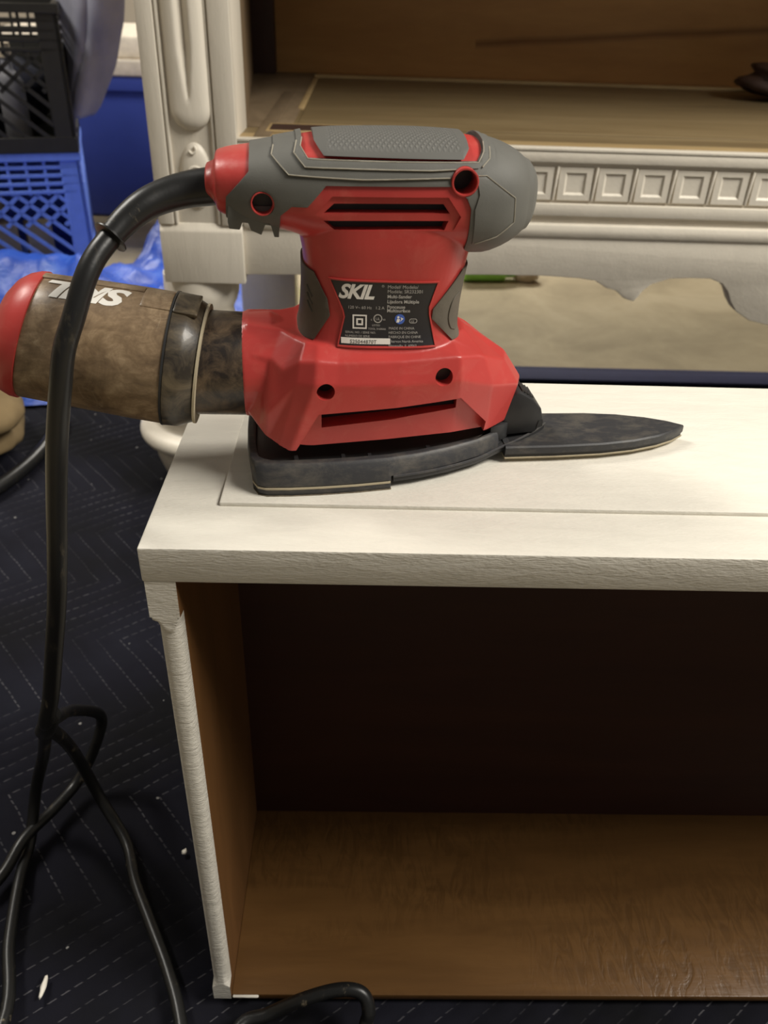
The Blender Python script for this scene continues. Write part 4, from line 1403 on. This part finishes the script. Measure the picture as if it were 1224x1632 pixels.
for i, (dx, nm) in enumerate(((-0.25, 'leftmost cream block of three'), (-0.185, 'middle cream block of three'), (-0.115, 'rightmost cream block of three'))):
    p = in_crate(dx, 0.075, 0.0187)
    o = box('wood_block', (-0.027, -0.025, 0.0), (0.027, 0.025, (0.102, 0.098, 0.094)[i]), 'cream', None, 0.003)
    o.location = p
    o.rotation_euler = (0, 0, CRR + 0.1 * i)
    tag(o, nm + ' standing inside the blue crate', 'block', 'cream blocks in the blue crate')
    o.name = 'wood_block'
def bottle(name, label, mat, loc, rot, r, h):
    me = lathe_me([(0, r * 0.9), (0.004, r), (h * 0.72, r), (h * 0.82, r * 0.6), (h * 0.86, r * 0.42), (h, r * 0.42)], 24)
    o = link(name, me, mat, None, 40)
    o.location = loc
    o.rotation_euler = rot
    tag(o, label, 'can' if 'can' in name else 'bottle')
    box_cap = lathe_me([(h * 0.985, r * 0.5), (h * 1.14, r * 0.46)], 24)
    link('cap', box_cap, 'stone', o, 40)
    return o
bottle('spray_can', 'gray spray can standing inside the black crate', 'metal_gray', in_crate(-0.115, 0.075, 0.2765), (0, 0, 0), 0.026, 0.165)
bottle('plastic_bottle', 'pale bottle behind the black crate lattice, left of the spray can', 'stone', in_crate(-0.215, 0.08, 0.2765), (0, 0, 0), 0.026, 0.09)

o = lump('added_dark_cloth', in_crate(-0.165, 0.215, 0.36), (0.125, 0.085, 0.083), 0.10, 1.6, 'added_dark_cloth', 31)  # added lump that makes the crate's inside look darker
tag(o, 'dark navy cloth added to darken the inside of the black crate', 'cloth')
# gray blue jacket hanging over the black crate's side
def make_jacket():
    v, f = [], []
    nu, nw = 60, 44
    for i in range(nw + 1):
        t = i / nw                       # 0 top, 1 bottom point
        z = 0.30 - t * 0.375
        xl = float(np.interp(z, [-0.075, -0.03, 0.05, 0.14, 0.30], [-0.548, -0.550, -0.550, -0.550, -0.56]))
        xr = float(np.interp(z, [-0.088, -0.057, 0.024, 0.106, 0.14, 0.30], [-0.535, -0.505, -0.462, -0.430, -0.422, -0.415]))
        wid = xr - xl
        for j in range(nu + 1):
            s = j / nu
            x = xl + wid * s
            fold = 0.016 * math.sin(s * 6 + t * 2.2) + 0.004 * math.sin(s * 17 - t * 5) + 0.012 * noise.noise((x * 14, z * 9, 1))
            crease = -0.03 * math.exp(-((s - 0.42 - 0.25 * (1 - t)) / 0.05) ** 2) * min(1, t * 1.6)
            y = 1.735 - 0.03 * math.sin(s * math.pi) + fold * (0.4 + t) - crease
            zz = z
            v.append((x, y, zz))
    n = nu + 1
    for i in range(nw):
        for j in range(nu):
            q = i * n + j
            f.append((q, q + 1, q + n + 1, q + n))
    me = fix(mesh_from('jacket', v, f))
    me = apply_mods(me, [('SOLIDIFY', dict(thickness=0.022, offset=0))])
    o = link('jacket', me, 'denim', None, 180)
    tag(o, 'gray blue jacket hanging in folds beside the black crate', 'jacket')
make_jacket()

# dark blue tote with pale lid
TY = 2.36
tote = thing('storage_tote', 'dark blue storage tote with off-white lid behind the crates', 'tote', (-0.55, TY, FZ))
def taper(name, w0, d0, w1, d1, z0, z1, mat, parent, bev=0.01):
    v = []
    for w, d, z in ((w0, d0, z0), (w1, d1, z1)): v += [(-w, -d, z), (w, -d, z), (w, d, z), (-w, d, z)]
    me = fix(mesh_from(name, v, [(0, 1, 2, 3), (4, 5, 6, 7), (0, 1, 5, 4), (1, 2, 6, 5), (2, 3, 7, 6), (3, 0, 4, 7)]))
    return link(name, bevel_me(me, bev, 3, 30), mat, parent, 40)
taper('body', 0.33, 0.22, 0.37, 0.26, 0.001, 0.345, 'tote', tote)
taper('upper_band', 0.378, 0.268, 0.380, 0.27, 0.325, 0.363, 'tote', tote, 0.005)
taper('lid', 0.385, 0.275, 0.385, 0.275, 0.361, 0.400, 'lid', tote, 0.006)
taper('lid_top', 0.365, 0.255, 0.355, 0.245, 0.399, 0.450, 'lid', tote, 0.008)

# blue tarp in front of the crates
def make_tarp():
    nx, ny = 120, 100
    v, f = [], []
    for j in range(ny + 1):
        for i in range(nx + 1):
            s, t = i / nx, j / ny
            x = -1.05 + 0.91 * s
            y = 0.90 + (0.60 + 0.42 * min(max((x + 0.48) / 0.06, 0), 1)) * t + 0.05 * noise.noise((x * 4, 3.3, 0)) * (1 - t)
            e = min(s, 1 - s, t * 1.3, (1 - t) * 3) * 9
            e = min(max(e, 0), 1)
            h = 0.030 + 0.05 * noise.fractal(Vector((x * 4.5, y * 4.5, 0.7)), 1.0, 2.0, 4)
            h += 0.014 * abs(noise.noise((x * 16, y * 11, 2.0)))
            h += 0.075 * math.exp(-((y - 1.40) / 0.085) ** 2) * min(max((-0.40 - x) / 0.08, 0), 1)
            if x > -0.30 : h *= 0.55
            z = (FLOOR + 0.001 if y < 1.14 else FZ + 0.001 + 0.013 * max(0, 1 - (y - 1.14) / 0.03)) + e * max(h, 0.004)
            v.append((x, y, z))
    n = nx + 1
    for j in range(ny):
        for i in range(nx):
            q = j * n + i
            f.append((q, q + 1, q + n + 1, q + n))
    me = mesh_from('tarp', v, f)
    o = link('tarp', me, 'tarp', None, 180)
    tag(o, 'bright blue wrinkled plastic tarp bunched on the floor before the crates', 'tarp')
make_tarp()

# brown canvas bag and black hose at far left
bag = lump('canvas_bag', (-0.505, 0.755, FLOOR + 0.062), (0.115, 0.115, 0.066), 0.16, 1.4, 'canvas', 12, 5, -0.061)
tag(bag, 'brown canvas bag slumped on the blanket at far left', 'bag')
hose = link('hose', tube_me([(-0.59, 0.42, FLOOR + 0.0095), (-0.47, 0.535, FLOOR + 0.0095), (-0.40, 0.63, FLOOR + 0.0095), (-0.368, 0.72, FLOOR + 0.0095), (-0.362, 0.82, FLOOR + 0.0095), (-0.37, 0.868, FLOOR + 0.0095)], 0.0092, 14, 8), 'cord', None, 50)
tag(hose, 'black rubber hose curving past the brown canvas bag', 'hose')

# little things on the concrete behind the cabinet
def can_lying(name, label, mat, loc, rz, r, L):
    me = lathe_me([(0, r * 0.85), (0.006, r), (L * 0.78, r), (L * 0.80, r * 0.8), (L, r * 0.78)], 24, (-L / 2, 0, r), (1, 0, 0))
    o = link(name, me, mat, None, 40)
    o.location = loc
    o.rotation_euler = (0, 0, rz)
    return tag(o, label, 'bottle')
can_lying('bottle', 'green bottle lying on the concrete under the cabinet apron', 'green', (0.385, 1.66, FZ), 0.1, 0.034, 0.13)
can_lying('bottle', 'yellow green bottle on the concrete left of the sander neck', 'lime', (0.015, 1.45, FZ), 0.3, 0.024, 0.11)
st = lump('stone', (0.475, 1.66, FZ + 0.019), (0.033, 0.028, 0.022), 0.12, 1.5, 'stone', 5, 3, -0.019)
tag(st, 'small pale stone beside the green bottle on the concrete', 'stone')
# two paint flakes on the blanket
for i, (x, y) in enumerate(((-0.118, 0.010), (-0.040, 0.118))):
    fl = lump('paint_flake', (x, y, FLOOR + 0.0005), ((0.0022, 0.0075, 0.0012), (0.0022, 0.0022, 0.0016))[i], 0.3, 2.0, 'white_top', 20 + i, 2)
    tag(fl, ('long white paint flake on the blanket near the lower left', 'round white paint crumb on the blanket left of the drawer')[i], 'flake')
